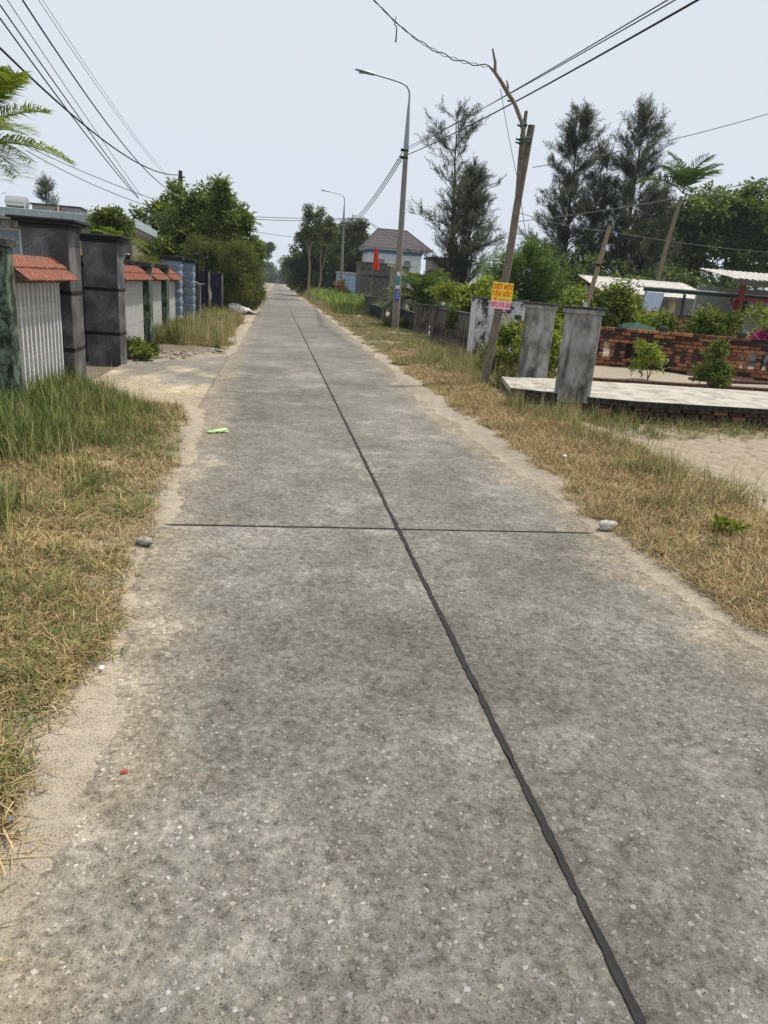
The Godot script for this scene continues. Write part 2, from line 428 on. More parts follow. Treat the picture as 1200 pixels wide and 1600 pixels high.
func build_ground() -> void:
	# the land: one sheet out to the horizon, finer near the lane
	var xs := PackedFloat32Array()
	for t in lines(-1.0, -1500.0, 0.06, 1.045, 300.0): xs.append(t)
	xs.reverse()
	xs.append(-0.6); xs.append(2.3)
	for t in lines(2.6, 1500.0, 0.06, 1.045, 300.0): xs.append(t)
	var zs := PackedFloat32Array()
	for t in lines(12.0, -14.0, 0.12, 1.0, 0.12): zs.append(t)
	for t in lines(-14.2, -1800.0, 0.15, 1.06, 300.0): zs.append(t)
	var mb := MB.new()
	var sand := Color(0.38, 0.335, 0.27)
	var soil := Color(0.19, 0.155, 0.115)
	var far := Color(0.10, 0.12, 0.05)
	mb.grid(xs.size(), zs.size(), func(i, j):
		var x := xs[i]
		var z := zs[j]
		var y := terrain(x, z)
		if x > -0.7 and x < 2.4: y = -0.13
		return Vector3(x, y, z),
		func(i, j):
			var x := xs[i]
			var z := zs[j]
			var k := noise.get_noise_2d(x * 9.0, z * 9.0) + 0.5 * noise.get_noise_2d(x * 40.0, z * 40.0)
			var t := soil.lerp(sand, clampf(0.42 + k * 1.3, 0.0, 1.0))
			if x > 4.0 and z > -18.0 and z < 6.0: t = t.lerp(sand, smooth((x - 4.0) / 0.6) * (0.85 + 0.15 * k))
			var yard: float = smooth((maxf(absf(x - 1.0) - 12.0, 0.0)) / 8.0)
			return t.lerp(far, yard))
	var g := setting("ground", "sandy ground with bare and worn patches")
	part("earth", mb, M.ground, g)
	# blown sand lying over both edges of the concrete
	for side in [-1, 1]:
		var us := lines(0.0, 1.0, 0.018, 1.0, 0.018)
		var ws := PackedFloat32Array()
		for t in lines(0.5, -9.0, 0.02, 1.0, 0.02): ws.append(t)
		for t in lines(-9.05, -300.0, 0.06, 1.03, 3.0): ws.append(t)
		var s := MB.new()
		var span := 1.0
		s.grid(us.size(), ws.size(), func(i, j):
			var z := ws[j]
			var inner := along(z, SAND_L if side < 0 else SAND_R)
			var d: float = us[i] * span - 0.25
			var x: float = inner + side * d
			var wob := 0.09 * noise.get_noise_2d(x * 25.0, z * 25.0) + 0.10 * noise.get_noise_2d(z * 9.0, 77.0 * side)
			var y := 0.013 * tanh((d + wob) / 0.16) + 0.0038 * noise.get_noise_2d(x * 150.0, z * 150.0) + 0.0028 * noise.get_noise_2d(x * 600.0, z * 600.0)
			if side < 0: y -= 0.05 * smooth((-9.0 - z) / 0.5) * smooth((z + 16.2) / 0.6)
			y += 0.012 * noise.get_noise_2d(x * 30.0 + 50.0, z * 30.0) * smooth(d / 0.25)
			if us[i] > 0.75: y -= 0.06 * smooth((us[i] - 0.75) / 0.25)
			return Vector3(x, y, z) if side > 0 else Vector3(x, y, z),
			func(i, j):
				var k := noise.get_noise_2d(us[i] * 30.0 + 9.0, ws[j] * 22.0)
				return Color(0.40, 0.353, 0.288) * (1.0 + 0.22 * k))
		if side < 0:
			for q in range(0, s.ix.size(), 3):
				var w := s.ix[q + 1]
				s.ix[q + 1] = s.ix[q + 2]; s.ix[q + 2] = w
			for q in s.n.size(): s.n[q] = -s.n[q]
		part("sand_drift", s, M.sand, g)

func build_yard() -> void:
	var mb := MB.new()
	mb.grid(110, 95, func(i, j):
		var x: float = 3.75 + i * 0.06
		var z: float = -4.3 - j * 0.06
		var a := noise.get_noise_2d(x * 110.0, z * 110.0)
		var b := noise.get_noise_2d(x * 300.0 + 70.0, z * 300.0)
		var edge: float = smooth((x - 3.8) / 0.35) * smooth((-4.4 - z) / 0.3) * smooth((10.2 - x) / 0.4)
		return Vector3(x, terrain(x, z) + lerpf(-0.06, 0.012, edge) - 0.055 * smooth((a - 0.12) / 0.3) + 0.012 * b, z),
		func(i, j):
			var k := noise.get_noise_2d(i * 20.0, j * 20.0)
			return Color(0.355, 0.30, 0.232) * (1.0 + 0.2 * k))
	part("sand_yard", mb, M.sand, get_node("ground"))

const JOINT := 0.88
const LEFT_EDGE := -0.90
const RIGHT_EDGE := 2.66

func build_road() -> void:
	var r := setting("road", "grey weathered concrete lane laid in slabs")
	var cuts := [2.0]
	var z := -4.66
	while z > -330.0:
		cuts.append(z)
		z -= 6.0
	for k in cuts.size() - 1:
		for side in 2:
			var z0: float = cuts[k] - 0.006
			var z1: float = cuts[k + 1] + 0.006
			var x0 := LEFT_EDGE if side == 0 else JOINT + 0.008
			var x1 := JOINT - 0.008 if side == 0 else RIGHT_EDGE
			var step := 0.05 if k < 2 else (0.12 if k < 4 else (0.3 if k < 9 else 0.9))
			var nx := int(ceil((x1 - x0) / step)) + 1
			var nz := int(ceil((z0 - z1) / step)) + 1
			var mb := MB.new()
			var lift := 0.0 if k == 0 else rr(-0.002, 0.002)
			var tone := rr(0.95, 1.05)
			mb.grid(nx, nz, func(i, j):
				var x := lerpf(x0, x1, float(i) / (nx - 1))
				var zz := lerpf(z0, z1, float(j) / (nz - 1))
				var y := lift
				if i == 0 or i == nx - 1:
					x += 0.011 * noise.get_noise_2d(zz * 220.0, side * 50.0) - (0.004 if i == 0 else -0.004) * noise.get_noise_2d(zz * 900.0, side * 50.0)
					y -= 0.006
				if j == 0 or j == nz - 1:
					zz += 0.006 * noise.get_noise_2d(x * 300.0, k * 37.0)
					y -= 0.005
				return Vector3(x, y + 0.003 * noise.get_noise_2d(x * 20.0, zz * 20.0), zz),
				func(i, j):
					var x := lerpf(x0, x1, float(i) / (nx - 1))
					var zz := lerpf(z0, z1, float(j) / (nz - 1))
					var a := noise.get_noise_2d(x * 22.0, zz * 12.0)
					var b := noise.get_noise_2d(x * 80.0 + 500.0, zz * 80.0)
					var d := noise.get_noise_2d(x * 7.0 + 900.0, zz * 4.0)
					var track: float = exp(-pow((x + 0.02) / 0.28, 2.0)) + exp(-pow((x - 1.72) / 0.30, 2.0))
					var t: float = 0.43 * tone * (1.0 + 0.20 * a + 0.08 * b + 0.24 * d + 0.10 * track * (0.7 + a))
					for sp in [[0.30, -9.85, 0.17, 0.10, 0.5], [0.74, -4.58, 0.14, 0.06, 0.55], [-0.35, -4.60, 0.7, 0.035, 0.3], [0.55, -7.0, 0.5, 0.5, 0.16], [0.2, -5.7, 0.6, 0.25, 0.12], [1.25, -3.3, 0.35, 0.6, 0.14], [0.55, -12.8, 0.35, 2.0, 0.25], [0.2, -14.4, 0.5, 0.8, 0.2], [2.0, -6.1, 0.35, 0.6, 0.22]]:
						var ex: float = (x - sp[0]) / sp[2]
						var ez: float = (zz - sp[1]) / sp[3]
						t *= 1.0 + sp[4] * smooth(1.15 - sqrt(ex * ex + ez * ez) + 0.6 * b)
					t = minf(t, 1.0)
					var cc := Color(t, t, t)
					# sand trodden into the surface along the edges
					var e: float = minf(x - along(zz, SAND_L), along(zz, SAND_R) - x)
					var dust: float = smooth(1.0 - (e + 0.20 * b + 0.14 * a) / 0.42) * 0.9
					return cc.lerp(Color(0.74, 0.665, 0.56), dust * 0.85))
			part("slab", mb, M.road, r)
	# black joint filler with ragged edges, a little below the slab faces
	var f := MB.new()
	var zz2 := lines(2.0, -12.0, 0.03, 1.0, 0.03)
	for t in lines(-12.1, -330.0, 0.1, 1.05, 3.0): zz2.append(t)
	f.grid(4, zz2.size(), func(i, j):
		var zc := zz2[j]
		var w := 0.0115 + 0.006 * noise.get_noise_2d(zc * 150.0, 5.0)
		var x: float = JOINT + (float(i) / 3.0 - 0.5) * 2.0 * w + 0.006 * noise.get_noise_2d(zc * 60.0, 9.0) + 0.006 * noise.get_noise_2d(zc * 500.0, 9.0 + i * 30.0)
		return Vector3(x, (-0.0005 if i in [1, 2] else 0.0012) + 0.003 * noise.get_noise_2d(JOINT * 20.0, zc * 20.0), zc))
	part("joint_filler", f, M.tar, r)
	for k in range(1, 12):
		for side in 2:
			var q := MB.new()
			var xa := LEFT_EDGE if side == 0 else JOINT + 0.03
			var xb := JOINT - 0.02 if side == 0 else RIGHT_EDGE
			var wide: float = [0.0, 0.010, 0.007, 0.007][mini(k, 3)]
			if side == 1: wide *= 0.7
			q.grid(2, 90, func(i, j):
				var x := lerpf(xa, xb, j / 89.0)
				return Vector3(x, -0.0005 + 0.003 * noise.get_noise_2d(x * 20.0, cuts[k] * 20.0), cuts[k] + (0.5 - i) * 2.0 * wide * (1.0 + 0.5 * noise.get_noise_2d(x * 90.0, k * 9.0)) + 0.004 * noise.get_noise_2d(x * 50.0, k * 5.0)))
			for w in range(0, q.ix.size(), 3):
				var sw := q.ix[w + 1]
				q.ix[w + 1] = q.ix[w + 2]; q.ix[w + 2] = sw
			for w in q.n.size(): q.n[w] = Vector3.UP
			part("joint_filler", q, M.tar, r)
	# bed under the slabs, seen in the open joints
	var bed := MB.new()
	bed.box(Vector3(JOINT, -0.075, -164.0), Vector3(3.5, 0.1, 332.0))
	part("road_bed", bed, M.tar, r)

func build_driveway() -> void:
	var d := setting("driveway", "concrete apron dusted with sand in front of the grey gate")
	var mb := MB.new()
	var n1 := 60
	var n2 := 40
	mb.grid(n2, n1, func(i, j):
		var v := float(j) / (n1 - 1)
		var u := float(i) / (n2 - 1)
		var z := lerpf(lerpf(-9.6, -12.75, v), lerpf(-9.1, -15.75, v), u)
		var x := lerpf(-2.5, -0.915, u)
		return Vector3(x, 0.05 - 0.055 * u + 0.006 * noise.get_noise_2d(x * 30.0, z * 30.0), z),
		func(i, j):
			var v := float(j) / (n1 - 1)
			var u := float(i) / (n2 - 1)
			var k := noise.get_noise_2d(u * 60.0, v * 130.0)
			var sandy: float = smooth((0.80 - 0.35 * u + 0.5 * k - v) / 0.25)
			return Color(0.55, 0.545, 0.52).lerp(Color(1.0, 0.89, 0.72), sandy))
	part("apron", mb, M.road, d)

# ---------------------------------------------------------------- grass
func tuft(blades: int, h: float, spread: float, lean: float, w: float, tones: Array, seed_: int) -> ArrayMesh:
	var q := RandomNumberGenerator.new()
	q.seed = seed_
	var mb := MB.new()
	for b in blades:
		var a := q.randf() * TAU
		var dir := Vector3(cos(a), 0, sin(a))
		var o := Vector3(q.randf_range(-1, 1), 0, q.randf_range(-1, 1)) * spread
		var hh := h * q.randf_range(0.45, 1.0)
		var ln := lean * q.randf_range(0.2, 1.0)
		var side := dir.cross(Vector3.UP)
		var t: Color = tones[q.randi() % tones.size()]
		mb.col = t * q.randf_range(0.8, 1.15)
		var prev_l := o - side * w * 0.5
		var prev_r := o + side * w * 0.5
		for s in [0.4, 0.75, 1.0]:
			var p: Vector3 = o + dir * (ln * s * s) + Vector3.UP * (hh * (s - 0.35 * s * s * minf(ln / hh, 1.6)))
			if p.y < 0.004: p.y = 0.004
			if s < 1.0:
				var ww: float = w * (1.0 - 0.55 * s)
				var nl := p - side * ww * 0.5
				var nr := p + side * ww * 0.5
				mb.quad(prev_l, prev_r, nr, nl)
				prev_l = nl; prev_r = nr
			else:
				mb.tri(prev_l, prev_r, p)
	return mb.commit()

const GREENS := [Color(0.105, 0.150, 0.036), Color(0.14, 0.18, 0.045), Color(0.075, 0.115, 0.03), Color(0.20, 0.21, 0.07)]
const STRAWS := [Color(0.42, 0.32, 0.16), Color(0.34, 0.25, 0.12), Color(0.50, 0.40, 0.23), Color(0.25, 0.175, 0.085), Color(0.20, 0.17, 0.07)]

func scatter(xf: Array, cols: Array, x: float, z: float, s: float, y_scale := 1.0, tint := 0.15) -> void:
	var b := Basis(Vector3.UP, rng.randf() * TAU)
	b = Basis(Vector3(rr(-1, 1), 0, rr(-1, 1)).normalized(), rr(0.0, 0.22)) * b
	xf.append(Transform3D(b.scaled(Vector3(s, s * y_scale, s)), Vector3(x, terrain(x, z) - 0.006, z)))
	var k := rr(1.0 - tint, 1.0 + tint)
	cols.append(Color(k * rr(0.92, 1.1), k, k * rr(0.85, 1.1)))

func on_hard(x: float, z: float) -> bool:             # driveway, path, walls: no grass
	if x > -2.45 and x < -0.8 and z < lerpf(-9.6, -9.1, (x + 2.5) / 1.6) and z > lerpf(-12.75, -15.75, (x + 2.5) / 1.6): return true
	if x > 3.7 and z < -9.95 and z > -12.6: return true
	return false

func build_grass() -> void:
	var tall := [tuft(11, 0.42, 0.05, 0.22, 0.007, GREENS, 1), tuft(9, 0.34, 0.06, 0.24, 0.006, GREENS + [STRAWS[0], STRAWS[4]], 2)]
	var low := [tuft(12, 0.11, 0.05, 0.10, 0.0055, GREENS + [STRAWS[4]], 3), tuft(10, 0.08, 0.06, 0.11, 0.005, [GREENS[0], GREENS[2], STRAWS[4], STRAWS[3]], 4)]
	var dry := [tuft(11, 0.085, 0.06, 0.15, 0.0055, STRAWS, 5), tuft(9, 0.05, 0.07, 0.17, 0.006, STRAWS, 6), tuft(10, 0.13, 0.05, 0.13, 0.004, [STRAWS[0], STRAWS[1], STRAWS[3], STRAWS[4]], 7)]
	var seedy := [tuft(6, 0.55, 0.06, 0.30, 0.004, [STRAWS[0], STRAWS[2], STRAWS[4], GREENS[3]], 8)]
	var fresh := tuft(11, 0.42, 0.05, 0.22, 0.008, [Color(0.20, 0.29, 0.05), Color(0.25, 0.33, 0.065), Color(0.15, 0.22, 0.04)], 9)
	var kinds := [tall[0], tall[1], low[0], low[1], dry[0], dry[1], dry[2], seedy[0], fresh]
	var xf := []
	var cols := []
	for k in kinds.size():
		xf.append([]); cols.append([])
	# left verge, from the camera to the gate
	for k in 30000:
		var z := -1.15 - 8.85 * pow(rng.randf(), 1.35)
		var edge := along(z, GRASS_L) + 0.10 * noise.get_noise_2d(z * 40.0, 3.0) + 0.05 * noise.get_noise_2d(z * 160.0, 13.0)
		var x := edge - 2.3 * pow(rng.randf(), 0.85)
		if x < -3.0 or on_hard(x, z): continue
		var inw := edge - x
		var patch := noise.get_noise_2d(x * 26.0, z * 26.0)
		if patch < -0.40 and inw > 0.1 and rng.randf() < 0.7: continue      # bare spots
		var green := smooth((inw - 0.55 + patch * 0.7) / 0.7) * smooth((-z - 3.2 + patch * 2.0) / 2.2)
		var lush := smooth((inw - 0.25 + 0.5 * patch) / 0.8) * smooth((-z - 5.0 + 2.0 * patch) / 2.6)
		green = maxf(green * 0.7, lush * (0.62 + 0.6 * patch))
		var p := rng.randf()
		var id := 0
		if p < green * 0.75: id = 0 if rng.randf() < 0.6 else 1
		elif p < green * 0.75 + 0.33 + 0.35 * patch: id = 2 if rng.randf() < 0.5 else 3
		elif p > 0.975 and inw > 0.5: id = 7
		else: id = [4, 5, 6, 5, 4][rng.randi() % 5]
		var s := rr(0.7, 1.25)
		if id < 2: s *= lerpf(0.5, 1.0, smooth((inw - 0.3) / 1.1)) * rr(0.6, 1.15)
		scatter(xf[id], cols[id], x, z, s)
	# matted turf and straw right beside the camera
	for k in 6500:
		var z := rr(-3.6, -0.9)
		var edge := along(z, GRASS_L) + 0.05 + 0.09 * noise.get_noise_2d(z * 40.0, 3.0) + 0.06 * noise.get_noise_2d(z * 160.0, 13.0)
		var x := edge - 1.1 * pow(rng.randf(), 0.8)
		var patch := noise.get_noise_2d(x * 26.0 + 40.0, z * 26.0)
		var id: int = [2, 3, 3][rng.randi() % 3] if rng.randf() < 0.42 + 0.6 * patch else [4, 5, 6, 5][rng.randi() % 4]
		scatter(xf[id], cols[id], x, z, rr(0.6, 1.15))
	# right verge, dry, with a greener strip by the path
	for k in 32000:
		var z := -1.6 - 17.0 * pow(rng.randf(), 1.15)
		var edge := along(z, GRASS_R) + 0.12 * noise.get_noise_2d(z * 35.0, 33.0) + 0.05 * noise.get_noise_2d(z * 160.0, 43.0)
		var width := 1.75 if z > -10.5 else 2.4
		var x := edge + width * pow(rng.randf(), 0.9)
		if on_hard(x, z): continue
		var inw := x - edge
		var patch := noise.get_noise_2d(x * 24.0, z * 24.0)
		var fade: float = smooth((x - 3.7 + 0.4 * patch) / 0.55) * smooth((z + 9.7) / 0.5)
		if rng.randf() < fade: continue
		if patch < -0.40 and rng.randf() < 0.7: continue
		var green := smooth((inw - 0.9 + patch * 0.9) / 0.6) * smooth((-z - 4.0) / 3.0) * 0.6
		if z < -15.0: green = maxf(green, smooth((inw - 0.5 + patch) / 0.6) * 0.8)
		var p := rng.randf()
		var id := 0
		if p < green * 0.45: id = 1
		elif p < green * 0.45 + 0.15 + 0.22 * patch: id = 2 if rng.randf() < 0.5 else 3
		elif p > 0.975 and inw > 0.7 and z < -5.0: id = 7
		else: id = [4, 4, 6, 5, 6][rng.randi() % 5]
		scatter(xf[id], cols[id], x, z, rr(0.75, 1.3) * (0.7 if id == 1 else 1.0))
	# green fringe and seed stalks below the path edge
	for k in 1300:
		var x := rr(3.3, 8.5)
		var z := -9.75 + 0.9 * pow(rng.randf(), 2.0) - (0.35 if x < 4.6 else 0.0)
		if on_hard(x, z): continue
		var id: int = [0, 1, 2, 7, 3, 2][rng.randi() % 6]
		if x > 5.2: id = [2, 3, 3, 1][rng.randi() % 4]
		scatter(xf[id], cols[id], x, z, rr(0.5, 0.95))
	# bright clumps on the edge of the sand yard
	for cc in [[4.05, -6.3, 0.35], [4.25, -6.9, 0.4], [4.5, -6.2, 0.35], [3.9, -7.6, 0.35], [4.9, -5.6, 0.4]]:
		for k in 60:
			var a := rng.randf() * TAU
			var d: float = cc[2] * sqrt(rng.randf())
			var id: int = [1, 2, 2, 3][rng.randi() % 4]
			scatter(xf[id], cols[id], cc[0] + cos(a) * d, cc[1] + sin(a) * d, rr(0.45, 0.75) * (0.7 if id == 1 else 1.2))
	# farther verges
	for k in 26000:
		var z := -15.5 - 75.0 * pow(rng.randf(), 1.5)
		var side := -1.0 if rng.randf() < 0.42 else 1.0
		var edge := along(z, GRASS_L if side < 0 else GRASS_R) + 0.3 * noise.get_noise_2d(z * 20.0, side * 60.0)
		var x := edge + side * (1.9 if side < 0 else 2.6) * rng.randf()
		if on_hard(x, z) or (side < 0 and ((z > -16.9 and z < -12.0) or (x > -2.2 and z < -30.0 and z > -34.5))): continue
		var patch := noise.get_noise_2d(x * 12.0, z * 12.0)
		var inw := absf(x - edge)
		if side > 0 and z > -24.0 and patch < -0.2: continue
		var id: int
		var g := smooth((inw - 0.7 + patch) / 0.7)
		if side > 0 and z < -38.0: g = maxf(g, smooth((inw - 0.5) / 0.4))
		var mown := side > 0 and z > -40.0
		if rng.randf() < g * (0.35 if mown else 0.8): id = 1 if mown else rng.randi() % 2
		elif mown: id = [4, 6, 2, 3, 2][rng.randi() % 5]
		else: id = [4, 6, 2, 6, 7][rng.randi() % 5]
		scatter(xf[id], cols[id], x, z, rr(0.5, 0.8) if mown and id < 2 else rr(1.0, 1.6))
	# tall bright grass on the hump by the far lamp post
	for k in 5000:
		var z := rr(-88.0, -42.0)
		var x := rr(3.5, 6.0) + 0.6 * noise.get_noise_2d(z * 5.0, 8.0)
		scatter(xf[8], cols[8], x, z, rr(1.6, 3.4))
	# scrub in front of the panelled wall
	for k in 2600:
		var z := rr(-31.0, -16.9)
		var x := rr(-2.6, -1.2)
		if z < -29.0 and x > -2.0: continue
		var id: int = [0, 1, 6, 7, 7, 6][rng.randi() % 6]
		if x > -1.7 and rng.randf() < 0.6: id = 6
		scatter(xf[id], cols[id], x, z, rr(0.8, 1.5))
	var names := ["tall_grass", "mixed_grass", "short_grass", "creeping_grass", "dry_grass", "cut_straw", "withered_grass", "seed_stalks", "fresh_grass"]
	var said := ["tall green grass on the verges beside walls and lane", "tall green and yellowing grass on the verges", "short green grass growing between the straw", "low creeping grass on the sandy verges", "short dry straw coloured grass along both verges", "cut straw lying flat on the sandy verges", "withered thin grass along the verges", "tall thin seed stalks standing over the verge grass", "tall bright fresh grass on the hump by the distant lamp post"]
	for k in kinds.size():
		var o := crowd(names[k], kinds[k], M.grass, xf[k], cols[k], self)
		tag(o, said[k], "grass")

# ---------------------------------------------------------------- plants
func sprig(leaves: int, l: float, w: float, spread: float, seed_: int, droop := 0.0) -> ArrayMesh:
	var q := RandomNumberGenerator.new()
	q.seed = seed_
	var mb := MB.new()
	for k in leaves:
		var o := Vector3(q.randf_range(-1, 1), q.randf_range(-0.8, 0.8), q.randf_range(-1, 1)) * spread
		var d := (o.normalized() * 0.7 + Vector3(q.randf_range(-1, 1), q.randf_range(-0.6, 0.7) - droop, q.randf_range(-1, 1))).normalized()
		var s := d.cross(Vector3(q.randf_range(-0.5, 0.5), 1, q.randf_range(-0.5, 0.5))).normalized()
		var up := s.cross(d).normalized()
		var ll := l * q.randf_range(0.7, 1.2)
		var ww := w * q.randf_range(0.8, 1.15)
		var t := q.randf_range(0.75, 1.2)
		mb.col = Color(t * q.randf_range(0.92, 1.1), t, t * q.randf_range(0.85, 1.05))
		var tip := o + d * ll - up * ll * 0.12
		var mid := o + d * ll * 0.45
		mb.tri(o, mid + s * ww * 0.5 + up * ww * 0.12, tip)
		mb.tri(o, tip, mid - s * ww * 0.5 + up * ww * 0.12)
	return mb.commit()

var sprigs := {}

# blobs: [centre, radii, number of sprigs]
func crown(parent: Node3D, called: String, blobs: Array, mesh: Mesh, size: float, tones: Array, seed_: int, m: Material = null) -> void:
	var q := RandomNumberGenerator.new()
	q.seed = seed_
	var xf := []
	var cols := []
	for b in blobs:
		var cen: Vector3 = b[0]
		var rad: Vector3 = b[1]
		var heads := []
		var nh := clampi(int(b[2]) / 18, 6, 34)
		for k in nh:
			var hd := Vector3(q.randf_range(-1, 1), q.randf_range(-0.9, 1), q.randf_range(-1, 1)).normalized() * q.randf_range(0.45, 1.08)
			heads.append([hd, q.randf_range(0.24, 0.5), q.randf_range(0.85, 1.15)])
		for k in int(b[2]):
			var d := Vector3(q.randf_range(-1, 1), q.randf_range(-1, 1), q.randf_range(-1, 1))
			while d.length() > 1.0 or d.length() < 0.05:
				d = Vector3(q.randf_range(-1, 1), q.randf_range(-1, 1), q.randf_range(-1, 1))
			var hh: Array = heads[q.randi() % heads.size()]
			d = d.normalized() * pow(q.randf(), 0.45)
			var e: Vector3 = hh[0] + d * hh[1]
			var p := cen + Vector3(e.x * rad.x, e.y * rad.y, e.z * rad.z)
			if p.y < 0.08: continue
			var bs := Basis(Vector3(q.randf_range(-1, 1), q.randf_range(-1, 1), q.randf_range(-1, 1)).normalized(), q.randf() * 1.2) * Basis(Vector3.UP, q.randf() * TAU)
			xf.append(Transform3D(bs.scaled(Vector3.ONE * size * q.randf_range(0.75, 1.3)), p))
			var t: Color = tones[q.randi() % tones.size()]
			cols.append(t * q.randf_range(0.8, 1.2) * hh[2])
	crowd(called, mesh, m if m else M.leaf, xf, cols, parent)

func limbs(parent: Node3D, called: String, m: Material, foot: Vector3, tips: Array, r: float, seed_: int, fork := 0.45) -> void:
	var q := RandomNumberGenerator.new()
	q.seed = seed_
	var mean := Vector3.ZERO
	for t in tips: mean += t
	mean /= tips.size()
	var split: Vector3 = foot.lerp(mean, fork)
	var mb := MB.new()
	var pts := []
	var rads := []
	for k in 6:
		var t := k / 5.0
		pts.append(foot.lerp(split, t) + Vector3(q.randf_range(-1, 1), 0, q.randf_range(-1, 1)) * r * 0.6 * (1.0 if k > 0 else 0.0))
		rads.append(r * lerpf(1.25, 0.8, sqrt(t)))
	mb.tube(pts, rads, 9)
	part(called, mb, m, parent)
	for tip in tips:
		var lm := MB.new()
		var lp := []
		var lr := []
		for k in 6:
			var t := k / 5.0
			var bend: Vector3 = pts[-1].lerp(tip, t) + Vector3.UP * sin(t * PI) * 0.12 * (tip - split).length() * q.randf_range(0.4, 1.0)
			lp.append(bend + Vector3(q.randf_range(-1, 1), q.randf_range(-1, 1), q.randf_range(-1, 1)) * r * 0.5 * (1.0 if k in [1, 2, 3, 4] else 0.0))
			lr.append(r * lerpf(0.62, 0.12, t))
		lm.tube(lp, lr, 6)
		part("limb", lm, m, parent)

const G_MID := [Color(0.131, 0.181, 0.034), Color(0.099, 0.147, 0.030), Color(0.167, 0.219, 0.040), Color(0.072, 0.112, 0.026)]
const G_BRIGHT := [Color(0.195, 0.260, 0.034), Color(0.240, 0.307, 0.040), Color(0.143, 0.201, 0.030), Color(0.286, 0.330, 0.052)]
const G_DARK := [Color(0.043, 0.073, 0.022), Color(0.059, 0.092, 0.026), Color(0.034, 0.059, 0.020), Color(0.078, 0.112, 0.028)]
const G_OLIVE := [Color(0.144, 0.167, 0.045), Color(0.108, 0.132, 0.036), Color(0.174, 0.190, 0.052), Color(0.078, 0.098, 0.030)]

func tree(called: String, label: String, category: String, group: String, at: Vector3, blobs: Array, tips: Array, r: float, mesh: Mesh, size: float, tones: Array, seed_: int, bark: Material = null, fork := 0.45) -> Node3D:
	var t := thing(called, label, category, at, 0.0, group)
	if tips.size() > 0:
		limbs(t, "trunk", bark if bark else M.bark_dark, Vector3.ZERO, tips, r, seed_, fork)
	crown(t, "foliage", blobs, mesh, size, tones, seed_)
	return t

func casuarina(label: String, at: Vector3, h: float, spread: float, fill: float, lean: Vector3, seed_: int, low := 0.12, top := 0.09) -> void:
	var q := RandomNumberGenerator.new()
	q.seed = seed_
	var t := thing("casuarina_tree", label, "tree", at, 0.0, "casuarina trees behind the gardens")
	var mb := MB.new()
	var pts := []
	var rads := []
	for k in 11:
		var u := k / 10.0
		pts.append(Vector3(0, h * u, 0) + lean * u * u + Vector3(q.randf_range(-1, 1), 0, q.randf_range(-1, 1)) * 0.06)
		rads.append(lerpf(0.17, 0.015, u))
	mb.tube(pts, rads, 7)
	part("trunk", mb, M.bark_dark, t)
	var bm := MB.new()
	var xf := []
	var cols := []
	var nb := int(84 * fill)
	for b in nb:
		var u := low + (0.99 - low) * pow(q.randf(), 0.85)
		var k := int(u * 10.0)
		var foot: Vector3 = pts[k].lerp(pts[mini(k + 1, 10)], u * 10.0 - k)
		var a := q.randf() * TAU
		var ln := spread * (top + 1.1 * pow(1.0 - u, 0.62)) * q.randf_range(0.35, 1.2)
		var rise := q.randf_range(0.4, 1.5)
		var dir := Vector3(cos(a), rise, sin(a)).normalized()
		var bp := []
		var br := []
		for s in 5:
			var w := s / 4.0
			bp.append(foot + dir * ln * w + Vector3.UP * (-0.16 * ln * w * w + 0.05 * sin(w * 5.0 + b)) + Vector3(q.randf_range(-1, 1), q.randf_range(-1, 1), q.randf_range(-1, 1)) * 0.05 * ln * w)
			br.append(lerpf(0.045, 0.008, w) * (1.2 - u))
		bm.tube(bp, br, 4, false)
		var steps := int(ln / 0.30) + 2
		for s in steps:
			var w := 0.25 + 0.78 * (s + q.randf()) / steps
			if w > 1.0: w = 1.0
			var i := mini(int(w * 4.0), 3)
			var p: Vector3 = bp[i].lerp(bp[i + 1], w * 4.0 - i)
			for e in (2 if fill > 0.8 else 1):
				var ax := (dir * 0.7 + Vector3.UP * 0.35 + Vector3(q.randf_range(-1, 1), q.randf_range(-0.7, 0.7), q.randf_range(-1, 1)) * 0.75).normalized()
				var sx := ax.cross(Vector3(0.3, 0.2, 0.9)).normalized()
				var bs := Basis(sx, ax, sx.cross(ax)) * Basis(Vector3.UP, q.randf() * TAU)
				xf.append(Transform3D(bs.scaled(Vector3.ONE * q.randf_range(0.65, 1.25)), p + Vector3(q.randf_range(-1, 1), q.randf_range(-1, 1), q.randf_range(-1, 1)) * 0.08))
				var g := q.randf_range(0.7, 1.3)
				cols.append(Color(0.068 * g, 0.086 * g, 0.040 * g))
	var bo := part("branches", bm, M.bark_dark, t)
	bo.set_meta("kind", "stuff")
	crowd("needles", sprigs.needle, M.needle, xf, cols, t)

func needle_spray() -> ArrayMesh:                      # a plume of drooping needles round a twig along +y
	var q := RandomNumberGenerator.new()
	q.seed = 77
	var mb := MB.new()
	for k in 30:
		var u := k / 29.0
		var a := q.randf() * TAU
		var d := Vector3(cos(a) * 0.75, 0.75, sin(a) * 0.75).normalized()
		var l := q.randf_range(0.14, 0.30) * (1.1 - 0.5 * u)
		var o := Vector3(0.03 * sin(u * 7.0), u * 0.62, 0.03 * cos(u * 5.0))
		var s := d.cross(Vector3.UP).normalized() * 0.010
		var mid := o + d * l * 0.6
		var tip := mid + (d + Vector3(0, -0.5, 0)).normalized() * l * 0.5
		var t := q.randf_range(0.7, 1.0)
		mb.col = Color(t, t, t)
		mb.quad(o - s * 0.6, o + s * 0.6, mid + s, mid - s)
		mb.tri(mid - s, mid + s, tip)
	return mb.commit()

